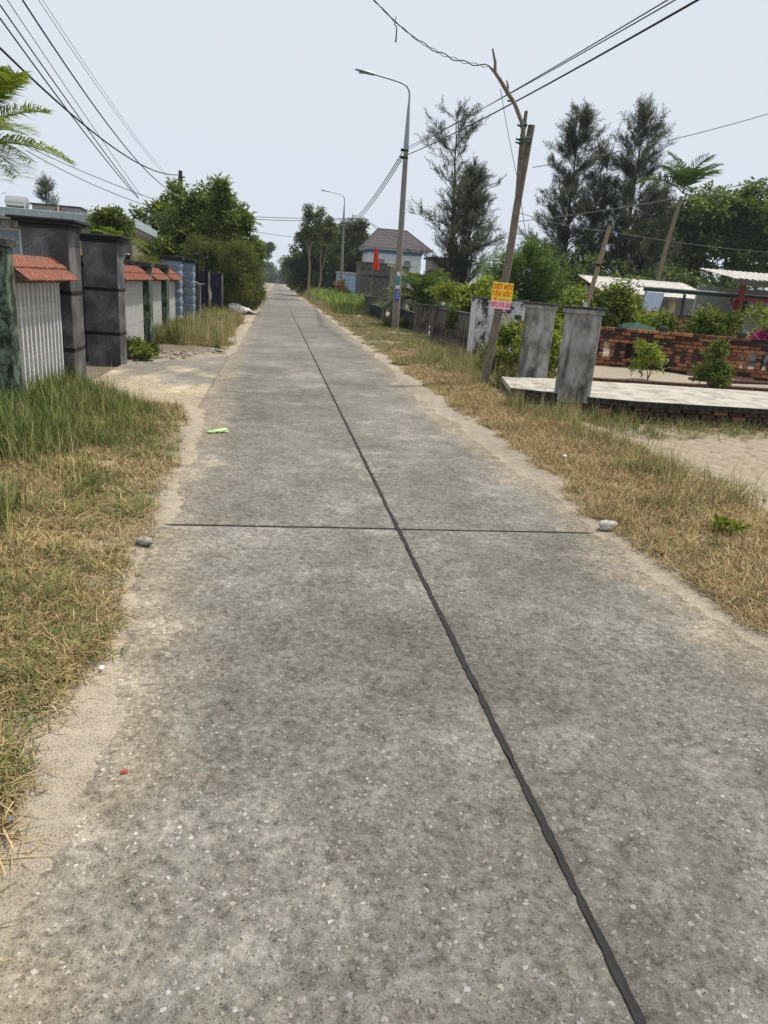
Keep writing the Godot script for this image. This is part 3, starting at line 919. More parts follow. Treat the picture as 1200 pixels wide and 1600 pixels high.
# one feather leaf of a palm, growing along +z from the origin and arching down
func frond_mesh(l: float, leaflets: int, leaf_l: float, arch: float, vee: float, seed_: int, tones: Array, w := 0.022) -> ArrayMesh:
	var q := RandomNumberGenerator.new()
	q.seed = seed_
	var mb := MB.new()
	var spine := func(u: float) -> Vector3:
		return Vector3(0, l * (0.32 * u - arch * u * u), l * (u - 0.18 * arch * u * u))
	var pts := []
	var rads := []
	for k in 9:
		pts.append(spine.call(k / 8.0)); rads.append(lerpf(0.016, 0.003, k / 8.0))
	mb.col = tones[0] * 1.2
	mb.tube(pts, rads, 5, false)
	for k in leaflets:
		var u := 0.16 + 0.84 * (k + 0.5) / leaflets
		var p: Vector3 = spine.call(u)
		var dir: Vector3 = (spine.call(minf(u + 0.03, 1.03)) - p).normalized()
		for sd in [-1.0, 1.0]:
			var out: Vector3 = (Vector3.RIGHT * sd * (1.0 + 0.15 * q.randf()) + dir * q.randf_range(0.45, 0.8) + Vector3.UP * vee * q.randf_range(0.5, 1.2)).normalized()
			var ll := leaf_l * (0.45 + 0.9 * sin(PI * clampf(u * 0.92, 0.0, 1.0))) * q.randf_range(0.85, 1.1)
			var s := out.cross(Vector3.UP).normalized() * w * 0.5
			var mid := p + out * ll * 0.55
			var tip := mid + (out + Vector3.DOWN * q.randf_range(0.2, 0.8)).normalized() * ll * 0.5
			mb.col = tones[q.randi() % tones.size()] * q.randf_range(0.85, 1.15)
			mb.quad(p - s * 0.5, p + s * 0.5, mid + s, mid - s)
			mb.tri(mid - s, mid + s, tip)
	return mb.commit()

func palm(called: String, label: String, at: Vector3, trunk: Array, r: float, top: Vector3, frond: Mesh, count: int, tilt: Vector2, seed_: int, size := 1.0, group := "") -> Node3D:
	var q := RandomNumberGenerator.new()
	q.seed = seed_
	var t := thing(called, label, "palm", at, 0.0, group)
	if trunk.size() > 1:
		var mb := MB.new()
		var rads := []
		for k in trunk.size(): rads.append(r * lerpf(1.2, 0.85, float(k) / (trunk.size() - 1)))
		mb.tube(trunk, rads, 9)
		part("trunk", mb, M.bark_pale, t)
	for k in count:
		var o := part_mesh("frond", frond, M.leaf, t)
		var b := Basis(Vector3.UP, TAU * k / count + q.randf_range(-0.3, 0.3)) * Basis(Vector3.RIGHT, -q.randf_range(tilt.x, tilt.y))
		o.transform = Transform3D(b.scaled(Vector3.ONE * size * q.randf_range(0.85, 1.1)), top)
	return t

# ---------------------------------------------------------------- left side of the lane
func bar_mesh(h: float) -> ArrayMesh:
	var mb := MB.new()
	mb.rbox(Vector3(0, h * 0.5, 0), Vector3(0.17, h, 0.036), 0.005)
	return mb.commit()

func tile_mesh(l: float, w: float) -> ArrayMesh:      # clay tile: slightly dished plate with a raised rib, lying along +x
	var mb := MB.new()
	var prof := [[-0.5, 0.0], [-0.5, 0.024], [-0.34, 0.026], [-0.26, 0.013], [0.3, 0.011], [0.40, 0.020], [0.5, 0.020], [0.5, 0.0]]
	for k in prof.size() - 1:
		var a: Array = prof[k]
		var b: Array = prof[k + 1]
		mb.quad(Vector3(l, a[1], a[0] * w), Vector3(l, b[1], b[0] * w), Vector3(0, b[1], b[0] * w), Vector3(0, a[1], a[0] * w))
	for e in [0.0, l]:
		for k in range(1, prof.size() - 1):
			var p0 := Vector3(e, prof[0][1], prof[0][0] * w)
			var p1 := Vector3(e, prof[k][1], prof[k][0] * w)
			var p2 := Vector3(e, prof[k + 1][1], prof[k + 1][0] * w)
			if e > 0.0: mb.tri(p0, p2, p1)
			else: mb.tri(p0, p1, p2)
	mb.quad(Vector3(0, 0, -0.5 * w), Vector3(0, 0, 0.5 * w), Vector3(l, 0, 0.5 * w), Vector3(l, 0, -0.5 * w))
	return mb.commit()

# a bay of upright concrete bars under a little clay tile roof; runs from z0 (near) to z1 (far) at x
func bar_bay(label: String, x: float, z0: float, z1: float, top: float, spacing: float, tile_w: float, ragged: bool) -> void:
	var t := thing("bar_fence", label, "fence", Vector3(x, 0, z0), 0.0, "tile topped bar fences along the lane")
	var ln := z0 - z1
	var n := int(ln / spacing)
	var bm := bar_mesh(top - 0.22)
	for k in n:
		var o := part_mesh("bar", bm, M.bar, t)
		o.position = Vector3(0, 0.12, -(k + 0.5) * ln / n)
		o.rotation = Vector3(rr(-0.004, 0.004), rr(-0.02, 0.02), rr(-0.004, 0.004))
	var base := MB.new()
	base.rbox(Vector3(0, 0.06, -ln * 0.5), Vector3(0.22, 0.16, ln), 0.012)
	part("plinth", base, M.plaster_dark, t)
	var beam := MB.new()
	beam.rbox(Vector3(0, top - 0.11, -ln * 0.5), Vector3(0.20, 0.06, ln - 0.01), 0.01)
	part("beam", beam, M.mortar, t)
	# mortar core under the tiles
	var core := MB.new()
	var a := top - 0.08
	var pk := top + 0.105
	core.quad(Vector3(0.25, a, -0.02), Vector3(0.25, a, -ln + 0.02), Vector3(0, pk, -ln + 0.02), Vector3(0, pk, -0.02))
	core.quad(Vector3(-0.25, a, -ln + 0.02), Vector3(-0.25, a, -0.02), Vector3(0, pk, -0.02), Vector3(0, pk, -ln + 0.02))
	core.tri(Vector3(-0.25, a, -0.02), Vector3(0.25, a, -0.02), Vector3(0, pk, -0.02))
	core.tri(Vector3(0.25, a, -ln + 0.02), Vector3(-0.25, a, -ln + 0.02), Vector3(0, pk, -ln + 0.02))
	core.quad(Vector3(0.25, a, -ln + 0.02), Vector3(0.25, a, -0.02), Vector3(-0.25, a, -0.02), Vector3(-0.25, a, -ln + 0.02))
	part("coping_core", core, M.mortar, t)
	var nt := int(ln / tile_w)
	var w := ln / nt
	var lower := tile_mesh(0.21, w * 0.97)
	var upper := tile_mesh(0.19, w * 0.97)
	var slope := atan2(pk - a, 0.25)
	for sd in [1.0, -1.0]:
		for row in 2:
			for k in nt:
				if ragged and sd > 0 and row == 1 and rng.randf() < 0.06: continue
				var o := part_mesh("roof_tile", lower if row == 0 else upper, M.clay[rng.randi() % 5], t)
				var b := Basis(Vector3.BACK, -slope)
				if sd < 0: b = Basis(Vector3.UP, PI) * b
				b = b * Basis(Vector3.UP, rr(-0.03, 0.03)) * Basis(Vector3.BACK, rr(-0.02, 0.02))
				var u := 0.125 if row == 0 else 0.004
				o.transform = Transform3D(b, Vector3(sd * u, lerpf(pk, a, u / 0.25) + (0.006 if row == 0 else 0.026), -(k + 0.5) * w))

func granite_pillar(label: String, x0: float, x1: float, z0: float, z1: float, h: float) -> void:
	var t := thing("gate_pillar", label, "gate pillar", Vector3((x0 + x1) * 0.5, 0, (z0 + z1) * 0.5), 0.0, "dark granite gate pillars")
	var sx := x1 - x0
	var sz := z0 - z1
	var levels := [[-0.15, 0.52], [0.57, 1.215], [1.265, h - 0.05]]
	for l in levels:
		var mb := MB.new()
		mb.rbox(Vector3(0, (l[0] + l[1]) * 0.5, 0), Vector3(sx, l[1] - l[0], sz), 0.008)
		part("shaft", mb, M.granite, t)
	for y in [0.545, 1.24]:
		var b := MB.new()
		b.rbox(Vector3(0, y, 0), Vector3(sx + 0.008, 0.05, sz + 0.008), 0.004)
		part("band", b, M.black_band, t)
	for l in [[h - 0.045, 0.05, 0.04], [h - 0.002, 0.036, 0.16], [h + 0.031, 0.03, 0.25]]:
		var c := MB.new()
		c.rbox(Vector3(0, l[0], 0), Vector3(sx + l[2], l[1], sz + l[2]), 0.008)
		part("cap", c, M.cap_granite, t)

func build_left() -> void:
	var gp := thing("fence_post", "green stained square concrete post at the near end of the bar fence", "post", Vector3(-2.63, 0, -7.81), 0.0, "green stained fence posts")
	var mb := MB.new()
	mb.rbox(Vector3(0, 0.84, 0), Vector3(0.20, 1.72, 0.22), 0.012)
	part("shaft", mb, M.green_post, gp)
	mb = MB.new()
	mb.rbox(Vector3(0, 1.74, 0), Vector3(0.26, 0.08, 0.28), 0.015)
	part("cap", mb, M.cap, gp)
	bar_bay("white bar fence with clay tile coping beside the first granite gate pillar", -2.70, -7.94, -9.83, 1.5, 0.135, 0.125, true)
	granite_pillar("dark grey granite gate pillar standing against the end of the bar fence", -3.04, -2.5, -9.85, -10.4, 2.05)
	granite_pillar("dark grey granite gate pillar with pale worn blotches, beside the concrete apron", -3.04, -2.5, -12.72, -13.25, 2.02)
	# black steel gate between them
	var g := thing("steel_gate", "black steel bar gate with pale spear tips between the granite pillars", "gate", Vector3(-3.03, 0, -10.41))
	for y in [0.12, 0.55, 1.60]:
		mb = MB.new()
		mb.box(Vector3(0, y, -1.15), Vector3(0.04, 0.05, 2.28))
		part("rail", mb, M.black_metal, g)
	var barm := MB.new()
	barm.box(Vector3(0, 0.9, 0), Vector3(0.022, 1.66, 0.022))
	var barmesh := barm.commit()
	var tipm := MB.new()
	tipm.tube([Vector3(0, 1.73, 0), Vector3(0, 1.77, 0), Vector3(0, 1.86, 0)], [0.010, 0.020, 0.002], 6)
	var tipmesh := tipm.commit()
	for k in 17:
		var o := part_mesh("bar", barmesh, M.black_metal, g)
		o.position = Vector3(0, 0, -0.03 - k * 0.139)
		var tp := part_mesh("spear_tip", tipmesh, M.gold, o)
	# panelled fence beyond the gate
	bar_bay("white bar fence with clay tile coping next to the blotched granite pillar", -2.78, -13.3, -16.2, 1.5, 0.13, 0.125, false)
	bar_bay("white bar fence with clay tile coping between the two green stained posts", -2.78, -16.65, -18.8, 1.5, 0.13, 0.125, true)
	bar_bay("white bar fence with clay tile coping ending at the stone clad pillar", -2.78, -19.2, -21.3, 1.5, 0.13, 0.125, false)
	for q in [[-16.42, "green stained post with a long grey cap, beside the blotched pillar's fence"], [-19.0, "green stained post with a long grey cap, nearer the stone clad pillars"]]:
		var p := thing("fence_post", q[1], "post", Vector3(-2.80, 0, q[0]), 0.0, "green stained fence posts")
		mb = MB.new()
		mb.rbox(Vector3(0, 0.80, 0), Vector3(0.46, 1.70, 0.40), 0.012)
		part("shaft", mb, M.green_post, p)
		mb = MB.new()
		mb.rbox(Vector3(-0.15, 1.70, 0), Vector3(0.86, 0.09, 0.5), 0.012)
		part("cap", mb, M.cap, p)
	var stub := thing("pipe_stub", "short black pipe stub standing up behind the long grey caps", "pipe", Vector3(-3.05, 0, -16.6))
	mb = MB.new()
	mb.tube([Vector3(0, 0, 0), Vector3(0, 1.86, 0)], [0.05, 0.05], 10)
	part("pipe", mb, M.black_metal, stub)
	mb = MB.new()
	mb.tube([Vector3(0, 1.86, 0), Vector3(0, 1.885, 0)], [0.052, 0.03], 10)
	part("lid", mb, M.white_clean, stub)
	# pillars clad in rough blue-grey stone
	for q in [[-2.80, -21.55, 1.98, "pillar clad in rough blue grey stone, meeting the tile topped fence"], [-2.70, -23.95, 1.97, "pillar clad in rough blue grey stone, beside the brown tap post"]]:
		var p := thing("stone_pillar", q[3], "gate pillar", Vector3(q[0], 0, q[1]), 0.0, "stone clad gate pillars")
		for k in 8:
			var y0 := k * 0.235
			var s := MB.new()
			var off := rng.randf() * 100.0
			var hx := 0.235
			s.grid(33, 10, func(i, j):
				var u: float = i / 32.0 * 4.0
				var v: float = j / 9.0
				var f := int(u) % 4
				var w: float = (u - int(u)) * 2.0 - 1.0
				if i == 32: f = 0; w = -1.0
				var d: float = hx + 0.022 * sin(v * PI) + 0.030 * noise.get_noise_2d(u * 75.0 + off, v * 60.0 + 20.0 * sin(u * 4.0)) * sin(v * PI)
				var pts := [Vector3(w * hx, 0, d), Vector3(d, 0, -w * hx), Vector3(-w * hx, 0, -d), Vector3(-d, 0, w * hx)]
				var pp: Vector3 = pts[f]
				pp.y = y0 + v * 0.230
				return pp)
			part("stone_course", s, M.stone_blue, p)
		mb = MB.new()
		mb.rbox(Vector3(0, 0.93, 0), Vector3(0.44, 1.88, 0.44), 0.004)
		part("core", mb, M.wall_dark, p)
		mb = MB.new()
		mb.rbox(Vector3(0, q[2] - 0.03, 0), Vector3(0.60, 0.10, 0.60), 0.012)
		part("cap", mb, M.black_band, p)
	var tp := thing("tap_post", "low brown concrete post with a pipe and tap at the stone pillars", "post", Vector3(-2.42, 0, -25.0))
	mb = MB.new()
	mb.rbox(Vector3(-0.1, 0.6, 0), Vector3(0.26, 1.3, 0.2), 0.01)
	part("shaft", mb, M.wall_brown, tp)
	mb = MB.new()
	mb.tube([Vector3(0.05, 0, 0.12), Vector3(0.05, 1.28, 0.12), Vector3(-0.1, 1.33, 0.12)], [0.02, 0.02, 0.02], 6)
	part("pipe", mb, M.galvanised, tp)
	mb = MB.new()
	mb.tube([Vector3(-0.02, 1.28, 0.13), Vector3(0.20, 1.28, 0.13)], [0.02, 0.014], 6)
	part("tap", mb, M.galvanised, tp)
	for q in [[-2.62, -26.6, 2.22, "black square steel gate upright nearer the stone pillars"], [-2.40, -27.6, 2.15, "black square steel gate upright nearer the navy wall"]]:
		var p := thing("gate_upright", q[3], "gate post", Vector3(q[0], 0, q[1]), 0.0, "black gate uprights")
		mb = MB.new()
		mb.box(Vector3(0, q[2] * 0.5, 0), Vector3(0.09, q[2], 0.09))
		part("post", mb, M.black_metal, p)
		mb = MB.new()
		mb.tube([Vector3(0, q[2], 0), Vector3(0, q[2] + 0.03, 0)], [0.05, 0.02], 8)
		part("cap", mb, M.galvanised, p)
	for q in [[-2.55, -28.2, 1.72, "dark navy plastered wall pier with a pale upright edge"], [-2.15, -29.2, 1.66, "dark navy plastered wall pier at the edge of the bushes"]]:
		var p := thing("wall_pier", q[3], "wall", Vector3(q[0], 0, q[1]), 0.0, "navy wall piers")
		mb = MB.new()
		mb.rbox(Vector3(0, q[2] * 0.5, 0), Vector3(0.42, q[2], 0.4), 0.01)
		part("shaft", mb, M.wall_navy, p)
		mb = MB.new()
		mb.rbox(Vector3(0.19, q[2] * 0.5 - 0.03, 0.205), Vector3(0.04, q[2] - 0.06, 0.03), 0.004)
		part("edge_strip", mb, M.plaster, p)
	build_left_houses()

func wall_box(parent: Node3D, called: String, m: Material, c: Vector3, s: Vector3, r := 0.01) -> MeshInstance3D:
	var mb := MB.new()
	mb.rbox(c, s, r)
	return part(called, mb, m, parent)

func window(parent: Node3D, c: Vector3, w: float, h: float, frame: Material) -> void:   # in a wall that faces +z
	var f := MB.new()
	f.box(c + Vector3(-w * 0.5, 0, 0.03), Vector3(0.05, h, 0.07)); f.box(c + Vector3(w * 0.5, 0, 0.03), Vector3(0.05, h, 0.07))
	f.box(c + Vector3(0, h * 0.5 - 0.026, 0.028), Vector3(w - 0.05, 0.05, 0.066)); f.box(c + Vector3(0, -h * 0.5 + 0.026, 0.028), Vector3(w - 0.05, 0.05, 0.066))
	f.box(c + Vector3(0, h * 0.06, 0.024), Vector3(w - 0.05, 0.03, 0.055))
	var o := part("window", f, frame, parent)
	var g := MB.new()
	g.box(c + Vector3(0, 0, 0.008), Vector3(w - 0.04, h - 0.04, 0.012))
	part("pane", g, M.glass, o)

func build_left_houses() -> void:
	var h := thing("flat_roof_house", "low grey house with a pale blue flat roof edge behind the granite gate", "house", Vector3(-8.0, 0, -27.0), 0.05)
	wall_box(h, "wall", M.house_grey, Vector3(-1.6, 1.45, -3.0), Vector3(8.0, 2.9, 6.0))
	wall_box(h, "roof_edge", M.fascia, Vector3(-1.2, 3.03, -2.6), Vector3(9.2, 0.27, 7.2))
	wall_box(h, "soffit", M.house_white, Vector3(-1.2, 2.87, -2.6), Vector3(9.0, 0.05, 7.0))
	wall_box(h, "beam", M.plaster, Vector3(-1.0, 2.70, 0.06), Vector3(1.3, 0.26, 0.2))
	window(h, Vector3(-0.65, 2.1, 0.01), 0.62, 0.95, M.white_clean)
	for x in [0.0, 1.0, 1.9, 2.7]:
		wall_box(h, "roof_pipe", M.white_clean, Vector3(x, 3.26, 0.6), Vector3(0.03, 0.22, 0.03), 0.003)
	wall_box(h, "roof_room", M.concrete, Vector3(0.75, 3.25, -1.0), Vector3(1.5, 0.30, 1.4))
	wall_box(h, "roof_room_lid", M.cap, Vector3(0.75, 3.42, -1.0), Vector3(1.6, 0.05, 1.5))
	wall_box(h, "brick_patch", M.clay[1], Vector3(0.82, 3.28, -0.295), Vector3(0.22, 0.14, 0.02), 0.004)
	wall_box(h, "brick_stack", M.brick[3], Vector3(2.35, 3.3, -0.6), Vector3(0.4, 0.42, 0.4))
	var t := thing("water_tank", "shiny steel water tank lying on the flat roof", "water tank", Vector3(-8.25, 3.17, -26.6), 0.05)
	var mb := MB.new()
	var pts := []
	var rads := []
	for k in 13:
		var u := k / 12.0
		pts.append(Vector3(lerpf(-0.38, 0.38, u), 0.20, 0))
		rads.append(0.19 * sqrt(1.0 - pow(absf(u * 2.0 - 1.0), 8.0)) * (1.0 if k % 3 else 0.975) + 0.004)
	mb.tube(pts, rads, 28)
	part("drum", mb, M.steel_tank, t)
	for x in [-0.22, 0.22]:
		wall_box(t, "cradle", M.galvanised, Vector3(x, 0.0, 0), Vector3(0.05, 0.06, 0.34), 0.004)
	var an := thing("antenna", "thin roof antenna rod beside the steel water tank", "antenna", Vector3(-8.85, 3.17, -26.4))
	mb = MB.new()
	mb.tube([Vector3(0, 0, 0), Vector3(0, 0.42, 0)], [0.012, 0.01], 6)
	part("mast", mb, M.wire_grey, an)
	mb = MB.new()
	mb.tube([Vector3(-0.35, 0.40, 0), Vector3(0.35, 0.43, 0)], [0.008, 0.008], 5)
	part("boom", mb, M.wire_grey, an)
	var h2 := thing("cream_house", "cream house with a pale blue parapet half hidden by trees", "house", Vector3(-6.6, 0, -42.0), 0.12)
	wall_box(h2, "wall", M.cream, Vector3(0.2, 1.6, -3.0), Vector3(2.6, 3.2, 6.0))
	wall_box(h2, "eave", M.plaster_dark, Vector3(0.3, 3.28, -2.9), Vector3(3.0, 0.14, 6.4))
	wall_box(h2, "parapet", M.fascia, Vector3(-0.5, 3.6, -1.0), Vector3(1.2, 0.5, 2.0))
	for k in 4:
		wall_box(h2, "starter_bar", M.plaster, Vector3(-0.9 + 0.4 * k, 3.95, -0.4), Vector3(0.04, 0.3, 0.04), 0.004)
	mb = MB.new()
	for k in 7:
		pass
	var dome := thing("dish_aerial", "white satellite dish on the cream house roof", "satellite dish", Vector3(-7.75, 3.55, -41.0))
	mb.grid(9, 13, func(i, j):
		var r: float = i / 8.0 * 0.42
		var a: float = j / 12.0 * TAU
		return Vector3(cos(a) * r, sin(a) * r + 0.25, 0.35 * r * r * 2.0))
	part("dish", mb, M.white_clean, dome)
	wall_box(dome, "mount", M.galvanised, Vector3(0, 0.0, -0.05), Vector3(0.05, 0.5, 0.05), 0.004)

func build_left_plants() -> void:
	tree("mango_tree", "broad bright green tree behind the cream house roof", "tree", "leafy trees left of the lane", Vector3(-5.6, 0, -44.0),
		[[Vector3(-0.6, 3.6, 0), Vector3(1.5, 1.3, 1.6), 420], [Vector3(0.9, 4.3, 0.4), Vector3(1.4, 1.3, 1.5), 420], [Vector3(2.2, 4.6, 0), Vector3(1.5, 1.5, 1.6), 460], [Vector3(-1.9, 3.0, 0.3), Vector3(1.2, 1.0, 1.2), 240]],
		[Vector3(-1.2, 3.4, 0), Vector3(0.6, 4.4, 0.2), Vector3(2.0, 4.5, 0), Vector3(0.4, 3.5, -0.8)], 0.16, sprigs.broad, 1.0, G_BRIGHT + G_MID, 21)
	tree("leafy_tree", "dense dark green tree around the old utility pole", "tree", "leafy trees left of the lane", Vector3(-3.4, 0, -37.5),
		[[Vector3(-0.2, 3.5, 0), Vector3(1.7, 1.7, 1.6), 620], [Vector3(0.9, 2.5, 0.8), Vector3(1.3, 1.6, 1.3), 460], [Vector3(-1.0, 2.2, 0.6), Vector3(1.3, 1.3, 1.2), 380], [Vector3(1.15, 3.9, 0), Vector3(0.7, 1.0, 0.8), 200]],
		[Vector3(-0.8, 3.6, 0), Vector3(0.7, 3.8, 0), Vector3(0.9, 2.6, 0.6), Vector3(-0.5, 2.6, 0.5)], 0.15, sprigs.broad, 1.0, G_MID + [G_BRIGHT[2]], 22)
	var st := tree("young_tree", "slender young tree with big leaves rising above the dark green tree", "tree", "leafy trees left of the lane", Vector3(-2.45, 0, -35.5),
		[[Vector3(0, 5.15, 0), Vector3(0.26, 0.75, 0.26), 70], [Vector3(0.1, 4.0, 0), Vector3(0.6, 0.9, 0.5), 130], [Vector3(0.95, 3.5, 0), Vector3(0.5, 0.7, 0.4), 90], [Vector3(1.5, 2.7, 0.2), Vector3(0.4, 0.5, 0.4), 50]],
		[Vector3(0, 5.8, 0), Vector3(0.2, 4.4, 0), Vector3(0.7, 3.9, 0)], 0.05, sprigs.long, 1.0, G_MID, 23, null, 0.6)
	tree("willowy_shrub", "tall willowy olive green shrub hanging towards the lane", "shrub", "shrubs left of the lane", Vector3(-2.0, 0, -33.5),
		[[Vector3(0, 1.7, 0), Vector3(1.0, 1.4, 1.3), 620], [Vector3(-0.9, 2.2, 0.8), Vector3(0.9, 1.0, 1.0), 330], [Vector3(0.5, 1.1, -2.2), Vector3(0.85, 1.1, 1.6), 480], [Vector3(0.55, 2.6, -1.4), Vector3(0.6, 0.8, 0.8), 130]],
		[Vector3(0.2, 2.4, 0.2), Vector3(-0.6, 2.3, 0.6), Vector3(0.5, 1.8, -1.6)], 0.06, sprigs.thin, 1.0, G_OLIVE, 24)
	tree("bush", "dark rounded bush at the lane edge behind the white sack", "shrub", "shrubs left of the lane", Vector3(-1.75, 0, -37.5),
		[[Vector3(0, 0.55, 0), Vector3(0.75, 0.75, 1.6), 520], [Vector3(0.15, 0.5, -2.6), Vector3(0.7, 0.7, 1.6), 420], [Vector3(-0.2, 1.3, -3.4), Vector3(0.8, 1.0, 1.8), 420]], [], 0.05, sprigs.fine, 1.0, G_DARK + [G_OLIVE[1]], 25)
	tree("hedge", "long olive hedge running beside the far lane", "shrub", "shrubs left of the lane", Vector3(-2.3, 0, -55.0),
		[[Vector3(0, 1.0, 5), Vector3(1.0, 1.4, 4.0), 600], [Vector3(-0.2, 1.1, -3), Vector3(1.1, 1.3, 5.0), 500], [Vector3(-0.4, 1.0, -14), Vector3(1.1, 1.1, 6.0), 400], [Vector3(-0.6, 0.9, -28), Vector3(1.2, 1.0, 8.0), 350]], [], 0.05, sprigs.fine, 1.5, G_OLIVE + G_MID, 26)
	var fl := tree("flame_shrub", "small shrub with orange flowers above the hedge", "shrub", "", Vector3(-1.9, 0, -60.0),
		[[Vector3(0, 2.6, 0), Vector3(0.7, 1.1, 0.8), 160]], [Vector3(0.1, 3.2, 0), Vector3(-0.3, 2.6, 0)], 0.05, sprigs.fine, 1.4, G_OLIVE, 27)
	crown(fl, "blossom", [[Vector3(0.35, 3.15, 0.5), Vector3(0.35, 0.3, 0.3), 26]], sprigs.fine, 1.2, [Color(0.62, 0.14, 0.03), Color(0.7, 0.2, 0.05)], 28)
	tree("garden_tree", "small leafy tree behind the house wall beside the second pillar", "tree", "", Vector3(-4.6, 0, -22.5),
		[[Vector3(-0.05, 2.75, 0), Vector3(0.55, 0.40, 0.6), 190], [Vector3(0.25, 2.3, 0.2), Vector3(0.42, 0.35, 0.5), 100]], [Vector3(-0.2, 2.8, 0), Vector3(0.4, 2.6, 0)], 0.05, sprigs.fine, 0.9, G_MID, 29)
	tree("garden_shrub", "airy olive shrub standing behind the panelled bar fence", "shrub", "shrubs left of the lane", Vector3(-4.1, 0, -21.0),
		[[Vector3(0, 1.35, 0), Vector3(0.7, 0.55, 0.9), 280], [Vector3(0.5, 1.35, -2.0), Vector3(0.7, 0.55, 1.0), 240]], [Vector3(0, 1.5, 0), Vector3(0.5, 1.4, -1.4)], 0.03, sprigs.thin, 0.8, G_OLIVE + [G_BRIGHT[2]], 30)
	palm("feather_palm", "short feather palm beside the blue roof edge", Vector3(-4.3, 0, -21.6), [Vector3(0, 0, 0), Vector3(0.02, 1.2, 0), Vector3(0, 2.15, 0)], 0.07, Vector3(0, 2.15, 0), frond_mesh(0.9, 18, 0.22, 0.75, 0.25, 5, G_MID), 12, Vector2(0.2, 1.1), 31)
	palm("garden_palm", "yellow green feather palm whose fronds reach in over the fence", Vector3(-4.22, 0, -11.6), [Vector3(0, 0, 0), Vector3(-0.02, 1.5, 0), Vector3(0, 3.0, 0)], 0.09, Vector3(0, 3.0, 0), frond_mesh(1.45, 58, 0.34, 0.42, 0.45, 6, [Color(0.16, 0.22, 0.035), Color(0.20, 0.27, 0.04), Color(0.10, 0.15, 0.03), Color(0.25, 0.31, 0.06)], 0.024), 26, Vector2(-0.12, 1.1), 32)
	for q in [[-9.5, -70.0, 8.0, "small dark casuarina tip beyond the flat roof"]]:
		casuarina(q[3], Vector3(-17.2, 0, -62.0), 7.3, 1.4, 0.9, Vector3(0, 0, 0), 33)
	# weeds in front of the bar fence
	var k := 0
	for q in [[-2.25, -19.5, 0.55, "leafy green weed clump at the foot of the panelled fence"], [-1.9, -26.5, 0.5, "leafy green weed clump in front of the stone clad pillars"], [-2.5, -14.0, 0.32, "leafy weed clump at the foot of the blotched pillar"]]:
		tree("weed_clump", q[3], "weed", "weed clumps left of the lane", Vector3(q[0], 0, q[1]), [[Vector3(0, 0.15, 0), Vector3(0.45, 0.30, 0.8) * q[2] * 2.0, 130], [Vector3(0.1, 0.1, -0.5), Vector3(0.5, 0.4, 0.6) * q[2], 60]], [], 0.02, sprigs.fine, 0.6, G_OLIVE + G_BRIGHT, 34 + k)
		k += 1

# ---------------------------------------------------------------- right side of the lane
func pillar(called: String, label: String, at: Vector3, w: float, d: float, h: float, m: Material, group: String, turn := 0.0) -> Node3D:
	var t := thing(called, label, "pillar", at, turn, group)
	wall_box(t, "shaft", m, Vector3(0, (h - 0.09) * 0.5 - 0.05, 0), Vector3(w, h - 0.09 + 0.1, d), 0.014)
	wall_box(t, "collar", m, Vector3(0, h - 0.065, 0), Vector3(w + 0.05, 0.07, d + 0.05), 0.01)
	wall_box(t, "cap", M.cap, Vector3(0, h - 0.014, 0), Vector3(w + 0.09, 0.032, d + 0.09), 0.008)
	return t

func slotted_wall(label: String, a: Vector3, b: Vector3, h: float, m: Material, slot_from: float, slot_to: float, spacing: float, coping := true) -> void:
	var t := thing("slotted_wall", label, "wall", a, atan2(-(b - a).z, (b - a).x), "low concrete garden walls right of the lane")
	var ln := (b - a).length()
	wall_box(t, "base", m, Vector3(ln * 0.5, slot_from * 0.5, 0), Vector3(ln, slot_from, 0.12))
	wall_box(t, "top_beam", m, Vector3(ln * 0.5, (slot_to + h) * 0.5, 0), Vector3(ln, h - slot_to, 0.13))
	if coping: wall_box(t, "coping", M.cap, Vector3(ln * 0.5, h + 0.02, 0), Vector3(ln, 0.045, 0.2))
	var n := int(ln / spacing)
	var mb := MB.new()
	mb.rbox(Vector3(0, (slot_to - slot_from) * 0.5, 0), Vector3(spacing * 0.62, slot_to - slot_from, 0.10), 0.006)
	var mesh := mb.commit()
	for k in n:
		var o := part_mesh("slat", mesh, m, t)
		o.position = Vector3((k + 0.5) * ln / n, slot_from, 0)

func brick_mesh(l: float, h: float, d: float, seed_: int) -> ArrayMesh:
	var q := RandomNumberGenerator.new()
	q.seed = seed_
	var mb := MB.new()
	mb.rbox(Vector3(0, 0, 0), Vector3(l * q.randf_range(0.95, 1.0), h * q.randf_range(0.92, 1.0), d * q.randf_range(0.95, 1.02)), 0.008, Basis(Vector3.UP, q.randf_range(-0.02, 0.02)))
	return mb.commit()

